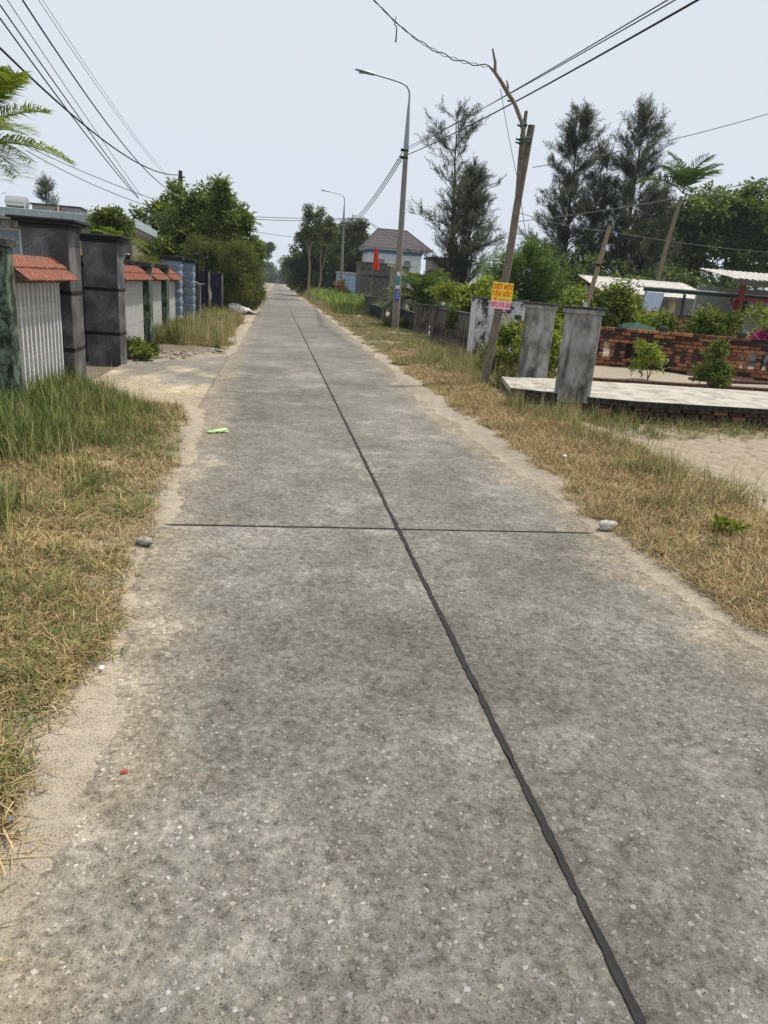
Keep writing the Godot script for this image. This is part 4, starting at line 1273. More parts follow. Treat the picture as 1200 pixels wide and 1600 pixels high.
func build_right() -> void:
	# raised concrete path with a brick face
	var p := setting("path", "raised pale concrete path between the brick wall and the sand yard")
	var front := [Vector2(3.62, -10.80), Vector2(4.10, -10.55), Vector2(4.75, -10.15), Vector2(5.35, -9.99), Vector2(7.3, -9.86), Vector2(18.0, -9.4)]
	var back := [Vector2(3.95, -12.35), Vector2(4.4, -12.40), Vector2(5.0, -12.42), Vector2(5.8, -12.38), Vector2(7.7, -12.25), Vector2(18.2, -11.8)]
	for k in front.size() - 1:
		var mb := MB.new()
		var f0 := Vector3(front[k].x, 0, front[k].y)
		var f1 := Vector3(front[k + 1].x - 0.004, 0, front[k + 1].y)
		var b0 := Vector3(back[k].x, 0, back[k].y)
		var b1 := Vector3(back[k + 1].x - 0.004, 0, back[k + 1].y)
		var lo := Vector3.UP * 0.17
		var hi := Vector3.UP * 0.25
		mb.hexa([f0 + lo, f1 + lo, b1 + lo, b0 + lo, f0 + hi, f1 + hi, b1 + hi, b0 + hi])
		part("slab", mb, M.slab, p)
		var eg := MB.new()
		var dd := (f1 - f0).normalized()
		eg.box((f0 + f1) * 0.5 + Vector3.UP * 0.2095 + Vector3(-dd.z, 0, dd.x) * 0.002, Vector3((f1 - f0).length() - 0.003, 0.074, 0.012), Basis(Vector3.UP, atan2(-dd.z, dd.x)))
		part("slab_edge", eg, M.wall_dark, p)
		var fill := MB.new()
		var inn := Vector3(0, 0, -0.12)
		var dn := Vector3.UP * -0.15
		fill.hexa([f0 + inn + dn, f1 + inn + dn, b1 - inn + dn, b0 - inn + dn, f0 + inn + lo * 0.99, f1 + inn + lo * 0.99, b1 - inn + lo * 0.99, b0 - inn + lo * 0.99])
		part("core", fill, M.brick_mortar, p)
	var bricks := []
	for k in 4: bricks.append(brick_mesh(0.215, 0.058, 0.10, k))
	for k in front.size() - 1:
		var a: Vector2 = front[k]
		var b: Vector2 = front[k + 1]
		if k == front.size() - 2: b = a.lerp(b, 0.32)
		var ln := (b - a).length()
		var n := maxi(int(ln / 0.225), 1)
		for row in 4:
			for i in n:
				var q := a.lerp(b, (i + (0.5 if row % 2 else 0.25)) / n)
				var o := part_mesh("brick", bricks[rng.randi() % 4], M.brick[[2, 4, 7, 6, 4, 7, 2, 3][rng.randi() % 8]], p)
				o.position = Vector3(q.x, 0.137 - row * 0.066, q.y - 0.062 + rr(-0.004, 0.004))
				o.rotation.y = -atan2((b - a).y, (b - a).x)
	# kerbs and sand strip behind the path
	for q in [[Vector3(5.2, 0, -12.62), Vector3(14.0, 0, -12.22), "brick_kerb"], [Vector3(8.3, 0, -13.7), Vector3(14.0, 0, -13.3), "brick_kerb"]]:
		var d: Vector3 = q[1] - q[0]
		var mb := MB.new()
		mb.rbox(Vector3(d.length() * 0.5, 0.18, 0), Vector3(d.length(), 0.22, 0.1), 0.012)
		var o := part(q[2], mb, M.brick[6], p)
		o.position = q[0]; o.rotation.y = atan2(-d.z, d.x)
	# the gate pillars and the whitewashed pair
	pillar("gate_pillar", "weathered grey pillar on the front edge of the raised path", Vector3(4.46, 0.25, -10.42), 0.42, 0.40, 1.27, M.plaster, "weathered path pillars")
	pillar("gate_pillar", "weathered grey and black pillar at the back edge of the raised path", Vector3(4.60, 0.25, -12.62), 0.42, 0.40, 1.27, M.plaster, "weathered path pillars")
	pillar("white_pillar", "whitewashed mouldy pillar behind the leaning wooden pole, at the end of the slotted wall", Vector3(5.06, 0.0, -17.75), 0.55, 0.50, 1.52, M.whitewash, "whitewashed pillars")
	pillar("white_pillar", "whitewashed mouldy pillar with a white pipe on top, beside the bright shrubs", Vector3(6.06, 0.0, -18.75), 0.55, 0.50, 1.52, M.whitewash, "whitewashed pillars")
	for q in [Vector3(5.06, 0.0, -17.75), Vector3(6.06, 0.0, -18.75)]:
		var wp: Node3D = get_node("white_pillar" if q.x < 5.5 else "white_pillar_001")
		wall_box(wp, "clean_side", M.white_clean, Vector3(-0.279, 0.69, 0), Vector3(0.012, 1.5, 0.49), 0.003)
	for q in [[Vector3(5.75, 1.5, -18.7), 0.12, "short white pipe stub on the whitewashed pillar"], [Vector3(4.5, 1.52, -10.5), 0.05, "white cup like stub on the grey path pillar"]]:
		var s := thing("pipe_stub", q[2], "pipe", q[0])
		var mb := MB.new()
		mb.tube([Vector3.ZERO, Vector3.UP * q[1]], [0.025, 0.025], 8)
		part("pipe", mb, M.white_clean, s)
		mb = MB.new()
		mb.tube([Vector3.UP * q[1], Vector3.UP * (q[1] + 0.012)], [0.03, 0.03], 8)
		part("rim", mb, M.white_clean, s)
	# brick wall with upright slots
	var A := Vector3(5.6, 0.12, -16.6)
	var B := Vector3(11.4, 0.12, -14.14)
	var wd := B - A
	var w := thing("brick_wall", "old orange and black stained brick wall with upright slots", "wall", A, atan2(-wd.z, wd.x))
	var ln := wd.length()
	var bl := 0.235
	var bh := 0.0815
	var cols := int(ln / bl)
	var wb := []
	for k in 4: wb.append(brick_mesh(0.222, 0.070, 0.105, 20 + k))
	var hb := []
	for k in 3: hb.append(brick_mesh(0.105, 0.070, 0.105, 30 + k))
	for row in 12:
		for k in cols + 1:
			var x := (k + (0.5 if row % 2 else 0.0)) * bl
			if x > ln: continue
			var pier := fmod(x + 0.3, 1.6) < 0.42
			var slot_row := row >= 4 and row <= 7
			var stain := noise.get_noise_2d(x * 30.0, row * 9.0) + rr(-0.35, 0.35)
			if row < 2: stain -= 0.3
			var mi: int = [0, 1, 5, 0, 3][rng.randi() % 5] if stain > -0.10 else [2, 4, 7, 6, 3, 7][rng.randi() % 6]
			var o: MeshInstance3D
			if slot_row and not pier:
				o = part_mesh("brick", hb[rng.randi() % 3], M.brick[mi], w)
				o.position = Vector3(k * bl, (row + 0.5) * bh, rr(-0.004, 0.004))
			else:
				o = part_mesh("brick", wb[rng.randi() % 4], M.brick[mi], w)
				o.position = Vector3(x, (row + 0.5) * bh, (0.02 if pier else 0.0) + rr(-0.004, 0.004))
	for seg in [[-0.02, 4 * bh], [8 * bh, 12 * bh - 0.012]]:
		wall_box(w, "mortar", M.brick_mortar, Vector3(ln * 0.5, (seg[0] + seg[1]) * 0.5, -0.012), Vector3(ln, seg[1] - seg[0], 0.086), 0.004)
	for k in 5:
		wall_box(w, "pier_cap", M.cap, Vector3(k * 1.6 - 0.08 + 0.02, 12 * bh + 0.05, 0), Vector3(0.16, 0.11, 0.16), 0.02)
	# slotted garden walls and their pillars along the lane
	slotted_wall("grey brown slotted concrete wall running from the whitewashed pillar", Vector3(5.25, 0, -18.3), Vector3(5.45, 0, -24.2), 1.04, M.wall_brown, 0.10, 0.62, 0.30)
	pillar("wall_pillar", "brown concrete pillar with a dark cap at the end of the slotted wall", Vector3(5.48, 0, -24.6), 0.50, 0.45, 1.14, M.wall_brown, "dark capped wall pillars")
	pillar("wall_pillar", "brown concrete pillar with a dark cap across the gap from the slotted wall", Vector3(5.36, 0, -27.0), 0.50, 0.45, 1.10, M.wall_brown, "dark capped wall pillars")
	var orn := thing("pillar_ornament", "small white ball ornament on the dark capped pillar", "ornament", Vector3(5.55, 1.13, -24.55))
	var om := MB.new()
	var op := []
	var orad := []
	for k in 9:
		var u := k / 8.0
		op.append(Vector3(0, 0.02 + 0.13 * u, 0)); orad.append(0.065 * sin(PI * clampf(u, 0.06, 0.97)) + 0.004)
	om.tube(op, orad, 12)
	part("ball", om, M.white_clean, orn)
	wall_box(orn, "foot", M.white_clean, Vector3(0, 0.012, 0), Vector3(0.07, 0.025, 0.07), 0.004)
	slotted_wall("dark weathered wall behind the nearer lamp post", Vector3(5.35, 0, -27.3), Vector3(5.3, 0, -34.0), 0.72, M.wall_dark, 0.30, 0.34, 0.5, true)
	slotted_wall("dark weathered wall stepping down towards the capped far pillars", Vector3(5.15, 0, -35.0), Vector3(5.2, 0, -41.0), 0.66, M.wall_dark, 0.12, 0.5, 0.45, true)
	for q in [[Vector3(5.0, 0, -34.3), 0.92, "thin pale edged concrete post at the break of the dark wall"], [Vector3(5.15, 0, -32.2), 0.86, "thin pale edged concrete post nearer the lamp"]]:
		var t := thing("wall_post", q[2], "post", q[0], 0.0, "thin posts in the dark wall")
		wall_box(t, "shaft", M.plaster_dark, Vector3(0, q[1] * 0.5, 0), Vector3(0.16, q[1], 0.2))
		wall_box(t, "edge_strip", M.plaster, Vector3(-0.085, q[1] * 0.5, 0.0), Vector3(0.014, q[1] - 0.02, 0.06), 0.002)
	for q in [[Vector3(5.25, 0, -42.2), "grey concrete pillar with a black cap before the slatted fence"], [Vector3(5.75, 0, -44.2), "grey concrete pillar with a black cap behind its twin"]]:
		pillar("wall_pillar", q[1], q[0], 0.46, 0.46, 1.05, M.wall_brown, "black capped far pillars")
	var sf := thing("slat_fence", "pale grey slat fence of the far grassy plot", "fence", Vector3(5.2, 0, -45.0), atan2(20.0, -0.5))
	for k in 36:
		var mb := MB.new()
		mb.box(Vector3(0.25 + k * 0.5, 0.45, 0), Vector3(0.38, 0.9, 0.03))
		part("slat", mb, M.plaster if k % 3 == 0 else M.concrete, sf)
	wall_box(sf, "rail", M.concrete, Vector3(9.0, 0.62, 0.035), Vector3(18.2, 0.06, 0.03), 0.004)
	slotted_wall("old capped wall stub on the far grassy hump", Vector3(4.7, 0.0, -64.0), Vector3(4.9, 0.0, -70.0), 1.25, M.wall_brown, 0.3, 1.0, 0.8)
	build_lamp(Vector3(4.74, 0, -29.2), "concrete lamp post with paper notices beside the dark garden wall", true)
	build_lamp(Vector3(5.62, 0, -65.0), "distant concrete lamp post standing in the tall bright grass", false)
	build_wood_pole()
	build_right_houses()

func build_lamp(at: Vector3, label: String, notices: bool) -> void:
	var t := thing("street_lamp", label, "street lamp", at, 0.0, "street lamps along the lane")
	var mb := MB.new()
	var pts := []
	var rads := []
	for k in 9:
		var u := k / 8.0
		pts.append(Vector3(-0.07 * u, 6.65 * u, 0)); rads.append(lerpf(0.150, 0.088, u))
	mb.tube(pts, rads, 16)
	part("pole", mb, M.pole, t)
	mb = MB.new()
	mb.tube([Vector3(-0.07, 6.5, 0), Vector3(-0.072, 6.66, 0), Vector3(-0.078, 7.3, 0), Vector3(-0.085, 7.98, 0)], [0.098, 0.098, 0.075, 0.045], 14)
	part("sleeve", mb, M.galvanised, t)
	mb = MB.new()
	var arm := [Vector3(-0.085, 7.9, 0), Vector3(-0.08, 8.2, 0), Vector3(-0.10, 8.42, 0), Vector3(-0.20, 8.58, 0), Vector3(-0.38, 8.66, 0), Vector3(-0.75, 8.73, 0), Vector3(-1.15, 8.79, 0), Vector3(-1.48, 8.84, 0)]
	mb.tube(arm, [0.04, 0.036, 0.034, 0.032, 0.03, 0.028, 0.027, 0.027], 10)
	part("arm", mb, M.galvanised, t)
	# flat tapered lantern
	var h := MB.new()
	var rings := [[-1.36, 0.035, 0.030], [-1.46, 0.07, 0.055], [-1.62, 0.115, 0.06], [-1.86, 0.12, 0.045], [-2.05, 0.09, 0.026], [-2.12, 0.04, 0.012]]
	h.grid(rings.size(), 13, func(i, j):
		var a: float = j / 12.0 * TAU
		var r: Array = rings[i]
		return Vector3(r[0], 8.83 + (-1.36 - r[0]) * 0.12 + sin(a) * r[2], cos(a) * r[1]))
	var lan := part("lantern", h, M.galvanised, t)
	wall_box(lan, "lens", M.glass, Vector3(-1.80, 8.828, 0), Vector3(0.34, 0.012, 0.15), 0.003)
	for y in [6.2, 6.45]:
		mb = MB.new()
		mb.tube([Vector3(-0.07, y, 0), Vector3(-0.07, y + 0.05, 0)], [0.105, 0.105], 12)
		var cl := part("clamp", mb, M.wire, t)
		mb = MB.new()
		mb.box(Vector3(-0.2, y + 0.03, 0.02), Vector3(0.14, 0.09, 0.08))
		part("bracket", mb, M.black_metal, cl)
	if notices:
		# sheets pasted round the side that faces the lane
		var sheets := [[2.06, 2.20, Color(0.86, 0.87, 0.88), 0.9], [1.72, 2.04, Color(0.24, 0.55, 0.52), 1.2], [1.58, 1.70, Color(0.84, 0.85, 0.86), 1.1], [1.10, 1.55, Color(0.28, 0.30, 0.60), 1.5]]
		for s in sheets:
			var sm := MB.new()
			var wide: float = s[3]
			sm.grid(9, 2, func(i, j):
				var a: float = PI * 0.5 + (i / 8.0 - 0.5) * wide + 0.1
				var y: float = s[1] if j == 0 else s[0]
				var r := lerpf(0.150, 0.088, y / 6.65) + 0.004
				return Vector3(-0.07 * y / 6.65 + cos(a) * r, y, sin(a) * r))
			var o := part("notice", sm, plain(s[2], 0.7), t)
			if s[1] == 1.55:
				for k in 3:
					var ln := MB.new()
					ln.grid(7, 2, func(i, j):
						var a: float = PI * 0.5 + (i / 6.0 - 0.5) * 0.9 + 0.05
						var y: float = 1.46 - k * 0.11 + (0.02 if j == 0 else -0.02)
						var r := lerpf(0.150, 0.088, y / 6.65) + 0.006
						return Vector3(-0.07 * y / 6.65 + cos(a) * r, y, sin(a) * r))
					part("print_stripe", ln, plain(Color(0.66, 0.68, 0.80), 0.7), o)

func build_wood_pole() -> void:
	var t := thing("wooden_pole", "leaning bare tree trunk pole with a forked branch lashed to its top", "pole", Vector3(3.74, 0, -12.68))
	var mb := MB.new()
	var pts := []
	var rads := []
	for k in 15:
		var u := k / 14.0
		var y := lerpf(-0.1, 4.27, u)
		var x := lerpf(0.0, 0.19, clampf(y / 1.93, 0, 1)) + 0.07 * clampf((y - 1.93) / 1.43, 0, 1) + 0.07 * clampf((y - 3.36) / 0.9, 0, 1)
		pts.append(Vector3(x + 0.012 * noise.get_noise_1d(k * 40.0), y, 0.012 * noise.get_noise_1d(k * 40.0 + 500.0)))
		rads.append(lerpf(0.080, 0.056, u) * (1.0 + 0.07 * noise.get_noise_1d(k * 60.0)))
	mb.tube(pts, rads, 14)
	part("trunk", mb, M.bark, t)
	mb = MB.new()
	mb.tube([Vector3(0.20, 3.1, 0.03), Vector3(0.18, 3.7, 0.09), Vector3(0.17, 4.1, 0.085), Vector3(0.185, 4.45, 0.08)], [0.02, 0.046, 0.042, 0.026], 9)
	part("stub", mb, M.bark, t)
	mb = MB.new()
	mb.tube([Vector3(0.175, 3.75, 0.15), Vector3(0.17, 4.05, 0.16), Vector3(0.11, 4.27, 0.14), Vector3(-0.03, 4.52, 0.12), Vector3(-0.17, 4.68, 0.1), Vector3(-0.30, 4.84, 0.08), Vector3(-0.40, 4.95, 0.06), Vector3(-0.50, 5.02, 0.05)], [0.026, 0.032, 0.033, 0.032, 0.034, 0.029, 0.026, 0.010], 9)
	var br := part("branch", mb, M.bark, t)
	for q in [[Vector3(-0.39, 4.94, 0.06), Vector3(-0.40, 5.08, 0.05), Vector3(-0.46, 5.27, 0.03), 0.022], [Vector3(-0.16, 4.67, 0.1), Vector3(-0.165, 4.76, 0.1), Vector3(-0.20, 4.84, 0.1), 0.016], [Vector3(-0.06, 4.56, 0.12), Vector3(-0.13, 4.55, 0.13), Vector3(-0.17, 4.555, 0.13), 0.014]]:
		mb = MB.new()
		mb.tube([q[0], q[1], q[2]], [q[3] * 1.3, q[3], q[3] * 0.6], 7)
		part("twig", mb, M.bark, br)
	for q in [[4.23, 0.072, 0.14], [3.98, 0.118, 0.19], [4.03, 0.117, 0.19]]:
		mb = MB.new()
		var lp := []
		var lr := []
		for k in 13:
			var a := k / 12.0 * TAU
			lp.append(Vector3(q[2] + cos(a) * q[1], q[0] + 0.02 * sin(a * 2.0), 0.09 + sin(a) * q[1] * 1.15))
			lr.append(0.014)
		mb.tube(lp, lr, 5, false)
		part("lashing", mb, M.tape, t)
	mb = MB.new()
	mb.tube([Vector3(0.165, 1.30, 0), Vector3(0.165, 1.322, 0)], [0.078, 0.078], 14)
	part("wire_band", mb, plain(Color(0.42, 0.30, 0.24), 0.7), t)
	# notice board nailed to the pole
	var s := thing("notice_sign", "yellow and pink printed sign nailed to the leaning wooden pole", "sign", Vector3(3.862, 1.585, -12.58))
	s.rotation = Vector3(0, -0.06, -0.028)
	wall_box(s, "board", plain(Color(0.95, 0.80, 0.20), 0.55), Vector3(0, 0.065, 0), Vector3(0.36, 0.30, 0.006), 0.001)
	wall_box(s, "pink_board", plain(Color(0.93, 0.74, 0.79), 0.55), Vector3(0, -0.15, 0), Vector3(0.36, 0.13, 0.006), 0.001)
	wall_box(s, "top_strip", plain(Color(0.93, 0.90, 0.75), 0.55), Vector3(0, 0.2175, 0), Vector3(0.36, 0.005, 0.006), 0.001)
	var font := SystemFont.new()
	font.font_names = PackedStringArray(["Droid Sans"])
	font.font_weight = 800
	for q in [["DIÊT MÔI", 0.150, 0.33, 0.105, Color(0.78, 0.09, 0.04)], ["TÂN GÔC", 0.032, 0.33, 0.105, Color(0.78, 0.09, 0.04)], ["0912 478 243", -0.15, 0.34, 0.085, Color(0.76, 0.10, 0.22)]]:
		var tm := TextMesh.new()
		tm.text = q[0]
		tm.font = font
		tm.font_size = 48
		tm.pixel_size = 0.002
		tm.depth = 0.002
		var sz := tm.get_aabb().size
		var o := part_mesh("lettering", tm, plain(q[4], 0.6), s)
		o.scale = Vector3(q[2] / maxf(sz.x, 0.01), q[3] / maxf(sz.y, 0.01), 1.0)
		o.position = Vector3(0, q[1], 0.0042)
	# dots below and rising strokes that complete the accented letters
	for q in [[-0.070, 0.091, 0.012, 0.010], [-0.082, -0.027, 0.012, 0.010]]:
		wall_box(s, "accent_dot", plain(Color(0.78, 0.09, 0.04), 0.6), Vector3(q[0], q[1], 0.0042), Vector3(q[2], q[3], 0.002), 0.0004)
	for q in [[0.118, 0.203], [0.093, 0.085]]:
		var am := MB.new()
		am.box(Vector3(q[0], q[1], 0.0042), Vector3(0.022, 0.007, 0.002), Basis(Vector3.BACK, 0.7))
		part("accent_stroke", am, plain(Color(0.78, 0.09, 0.04), 0.6), s)
	for k in 3:
		wall_box(s, "print_line", plain(Color(0.45, 0.47, 0.42), 0.6), Vector3(0.05, -0.048 - k * 0.013, 0.0035), Vector3(0.2, 0.005, 0.001), 0.0002)
	wall_box(s, "print_mark", plain(Color(0.85, 0.45, 0.08), 0.6), Vector3(-0.11, -0.055, 0.0035), Vector3(0.04, 0.045, 0.001), 0.0002)

func build_right_houses() -> void:
	# two storey house with a hipped brown roof
	var h := thing("hip_roof_house", "white two storey house with blue band and brown hipped roof", "house", Vector3(11.9, 0, -78.0))
	h.scale = Vector3(0.90, 1.0, 0.9)
	wall_box(h, "wall", M.house_white, Vector3(-0.2, 2.4, 0), Vector3(5.9, 4.8, 6.0))
	wall_box(h, "band", M.house_blue, Vector3(-0.2, 4.98, 0), Vector3(6.0, 0.35, 6.1))
	wall_box(h, "eave", M.house_white, Vector3(-0.1, 5.22, 0), Vector3(7.0, 0.14, 7.0))
	var mb := MB.new()
	var e := [Vector3(-3.75, 5.28, 3.7), Vector3(3.9, 5.28, 3.7), Vector3(3.9, 5.28, -3.7), Vector3(-3.75, 5.28, -3.7)]
	var r0 := Vector3(-1.9, 7.25, 0)
	var r1 := Vector3(1.4, 7.25, 0)
	mb.quad(e[0], e[1], r1, r0); mb.quad(e[2], e[3], r0, r1)
	mb.tri(e[1], e[2], r1); mb.tri(e[3], e[0], r0)
	mb.quad(e[3], e[2], e[1], e[0])
	var roof := part("roof", mb, M.roof_brown, h)
	for q in [[r0, r1], [e[0], r0], [e[1], r1], [e[3], r0], [e[2], r1]]:
		var rm := MB.new()
		rm.tube([q[0] + Vector3.UP * 0.02, q[1] + Vector3.UP * 0.02], [0.045, 0.045], 6)
		part("ridge_tile", rm, M.roof_brown, roof)
	for row in 9:
		var u := (row + 0.3) / 9.0
		var a: Vector3 = e[0].lerp(r0, u) + Vector3(0, 0.03, 0.02)
		var b: Vector3 = e[1].lerp(r1, u) + Vector3(0, 0.03, 0.02)
		var rw := MB.new()
		rw.tube([a, b], [0.016, 0.016], 4)
		part("tile_course", rw, M.roof_brown, roof)
	window(h, Vector3(-1.7, 3.8, 3.0), 0.6, 0.95, M.concrete)
	window(h, Vector3(1.2, 3.8, 3.0), 0.6, 0.95, M.concrete)
	# bare concrete buildings in front of it
	var c := thing("concrete_shed", "unplastered grey concrete building with a flat roof below the white house", "building", Vector3(7.6, 0, -57.5))
	wall_box(c, "wall", M.plaster_dark, Vector3(0, 1.6, 0), Vector3(2.8, 3.2, 3.0))
	wall_box(c, "lintel", M.cap, Vector3(0.2, 2.35, 1.53), Vector3(2.0, 0.07, 0.1))
	wall_box(c, "top_course", M.wall_brown, Vector3(0, 3.25, 0), Vector3(2.9, 0.12, 3.1))
	var c2 := thing("concrete_column", "pale concrete column building beside the nearer lamp post", "building", Vector3(8.2, 0, -50.5))
	wall_box(c2, "wall", M.concrete, Vector3(0, 1.5, 0), Vector3(1.0, 3.0, 1.6))
	wall_box(c2, "cap", M.plaster, Vector3(0, 3.03, 0), Vector3(1.4, 0.1, 1.9))
	var c3 := thing("grey_outbuilding", "grey outbuilding half hidden behind the casuarina trunks", "building", Vector3(11.4, 0, -50.0))
	wall_box(c3, "wall", M.concrete, Vector3(0, 1.8, 0), Vector3(2.6, 3.6, 2.4))
	wall_box(c3, "painted_opening", M.shade_brown, Vector3(0.2, 1.5, 1.19), Vector3(0.9, 1.2, 0.06))  # flat panel on the wall, its colour imitates a shaded recess
	wall_box(c3, "roof", M.cap, Vector3(0, 3.66, 0), Vector3(2.9, 0.12, 2.7))
	var bh := thing("pale_blue_house", "pale blue wall seen through the trees beyond the flag", "house", Vector3(7.4, 0, -72.0))
	wall_box(bh, "wall", surf(Color(0.62, 0.74, 0.86), M.house_white.albedo_texture, Vector3.ONE * 0.3), Vector3(-0.4, 1.3, 0), Vector3(2.4, 2.6, 2.0))
	wall_box(bh, "roof", M.roof_sheet, Vector3(-0.4, 2.66, 0), Vector3(2.6, 0.1, 2.2))
	# flag on a pole
	var f := thing("flag", "red flag hanging limp on a thin pole by the black capped pillars", "flag", Vector3(5.82, 0, -46.0))
	mb = MB.new()
	mb.tube([Vector3(-0.12, 0, 0), Vector3(0.02, 2.2, 0), Vector3(0.1, 3.95, 0)], [0.025, 0.022, 0.018], 7)
	part("pole", mb, M.bark_pale, f)
	mb = MB.new()
	mb.grid(14, 18, func(i, j):
		var u: float = i / 13.0
		var v: float = j / 17.0
		var wide: float = 0.10 + 0.34 * pow(v, 0.6)
		return Vector3(0.11 - 0.02 * v + (u - 0.25) * wide, 3.92 - 1.35 * v - 0.10 * u * (1.0 - v), 0.10 * sin(u * 9.0 + v * 2.0) * (0.3 + v)))
	part("cloth", mb, M.red_cloth, f)
	# sheds at the right
	var s := thing("tin_roof_shed", "open shed with pale tin roof, shade toned fascia and dark red posts", "shed", Vector3(14.0, 0, -22.0))
	var rf := MB.new()
	for k in 22:
		var x0 := 0.0 + k * 0.2
		rf.quad(Vector3(x0, 2.60, 0.5), Vector3(x0 + 0.1, 2.63, 0.5), Vector3(x0 + 0.35, 2.98, -2.2), Vector3(x0 + 0.25, 2.95, -2.2))
		rf.quad(Vector3(x0 + 0.1, 2.63, 0.5), Vector3(x0 + 0.2, 2.60, 0.5), Vector3(x0 + 0.45, 2.95, -2.2), Vector3(x0 + 0.35, 2.98, -2.2))
	part("roof_sheet", rf, M.roof_sheet, s)
	wall_box(s, "fascia", M.shade_brown, Vector3(2.1, 2.50, 0.46), Vector3(4.5, 0.17, 0.06))  # shade below the roof edge is put into the board colour
	wall_box(s, "tie_beam", M.red_paint, Vector3(2.3, 2.02, 0.3), Vector3(4.2, 0.10, 0.1))
	for q in [[0.35, 0.3], [2.1, 0.35]]:
		wall_box(s, "post", M.red_paint, Vector3(q[0], 1.2, q[1]), Vector3(0.14, 2.45, 0.14))
		mb = MB.new()
		mb.tube([Vector3(q[0], 1.6, q[1]), Vector3(q[0] - 0.32, 2.0, q[1])], [0.05, 0.05], 6)
		part("brace", mb, M.red_paint, s)
	wall_box(s, "door", M.green_paint, Vector3(0.85, 1.05, -0.4), Vector3(0.42, 1.9, 0.06))
	wall_box(s, "back_wall", M.house_grey, Vector3(2.2, 1.2, -2.0), Vector3(4.0, 2.4, 0.1))
	wall_box(s, "side_wall", M.plaster, Vector3(2.6, 1.75, -0.9), Vector3(2.6, 0.34, 0.08))
	var s2 := thing("tiled_porch", "low pale roofed porch with cream columns behind the brick wall", "house", Vector3(13.2, 0, -26.0))
	mb = MB.new()
	for k in 24:
		var x0 := -1.6 + k * 0.19
		mb.quad(Vector3(x0, 1.98, 0.4), Vector3(x0 + 0.18, 1.99, 0.4), Vector3(x0 + 0.5, 2.62, -3.0), Vector3(x0 + 0.32, 2.62, -3.0))
	part("roof_sheet", mb, M.roof_sheet, s2)
	for x in [-1.1, 0.35, 1.25, 2.4]:
		wall_box(s2, "column", M.cream, Vector3(x, 0.98, 0.1), Vector3(0.2, 1.96, 0.2))
	wall_box(s2, "wall", M.house_grey, Vector3(0.8, 1.1, -1.6), Vector3(4.6, 2.2, 0.12))
	wall_box(s2, "eave", M.plaster, Vector3(0.7, 1.93, 0.36), Vector3(4.7, 0.05, 0.06))
	var s3 := thing("green_pergola", "dark green steel frame carrying a flat edge in front of the porch", "pergola", Vector3(11.6, 0, -22.2))
	wall_box(s3, "beam", M.green_paint, Vector3(1.9, 2.10, 0), Vector3(4.3, 0.10, 0.08))
	wall_box(s3, "top_sheet", M.roof_sheet, Vector3(1.9, 2.18, -0.3), Vector3(4.3, 0.03, 0.7))
	for x in [-0.15, 1.15, 3.3]:
		wall_box(s3, "post", M.green_paint, Vector3(x, 1.02, 0), Vector3(0.07, 2.05, 0.07))
	wall_box(s3, "cross_rail", M.green_paint, Vector3(0.1, 1.85, 0), Vector3(0.45, 0.05, 0.05))
	var tp := thing("tarpaulin_sheet", "pale blue white plastic sheet hung on the green frame", "tarpaulin", Vector3(11.5, 0, -22.0))
	mb = MB.new()
	mb.grid(16, 9, func(i, j):
		var u: float = i / 15.0
		var v: float = j / 8.0
		return Vector3(-0.15 + 0.62 * u - 0.12 * v, 2.03 - 0.55 * v, 0.03 * sin(u * 16.0) + 0.03 * v))
	part("sheet", mb, plain(Color(0.68, 0.74, 0.82), 0.5), tp)
	var w2 := thing("garden_wall", "low dark red brick wall behind the garden shrubs", "wall", Vector3(9.3, 0, -19.3), -0.1)
	for row in 7:
		for k in 11:
			var o := part_mesh("brick", brick_mesh(0.222, 0.07, 0.1, k), M.brick[[3, 6, 2, 3, 0][rng.randi() % 5]], w2)
			o.position = Vector3((k + (0.5 if row % 2 else 0.0)) * 0.235, 0.92 + row * 0.082, 0)
	wall_box(w2, "base", M.brick[6], Vector3(1.3, 0.44, -0.01), Vector3(2.8, 0.88, 0.09))
	var net := thing("green_net_heap", "heap of dark green netting on top of the brick wall", "netting", Vector3(8.15, 0, -16.05))
	mb = MB.new()
	mb.grid(15, 9, func(i, j):
		var u: float = i / 14.0 * 2.0 - 1.0
		var v: float = j / 8.0 * 2.0 - 1.0
		var hh: float = maxf(0.0, 1.0 - absf(u)) * maxf(0.0, 1.0 - absf(v))
		return Vector3(u * 0.45, 0.98 + 0.24 * pow(hh, 0.3) + 0.10 * noise.get_noise_2d(u * 60.0, v * 60.0), -v * 0.4))
	part("net", mb, plain(Color(0.05, 0.23, 0.19), 0.8), net)
	wall_box(net, "support", M.bark_dark, Vector3(0, 0.52, 0), Vector3(0.6, 1.0, 0.5), 0.02)

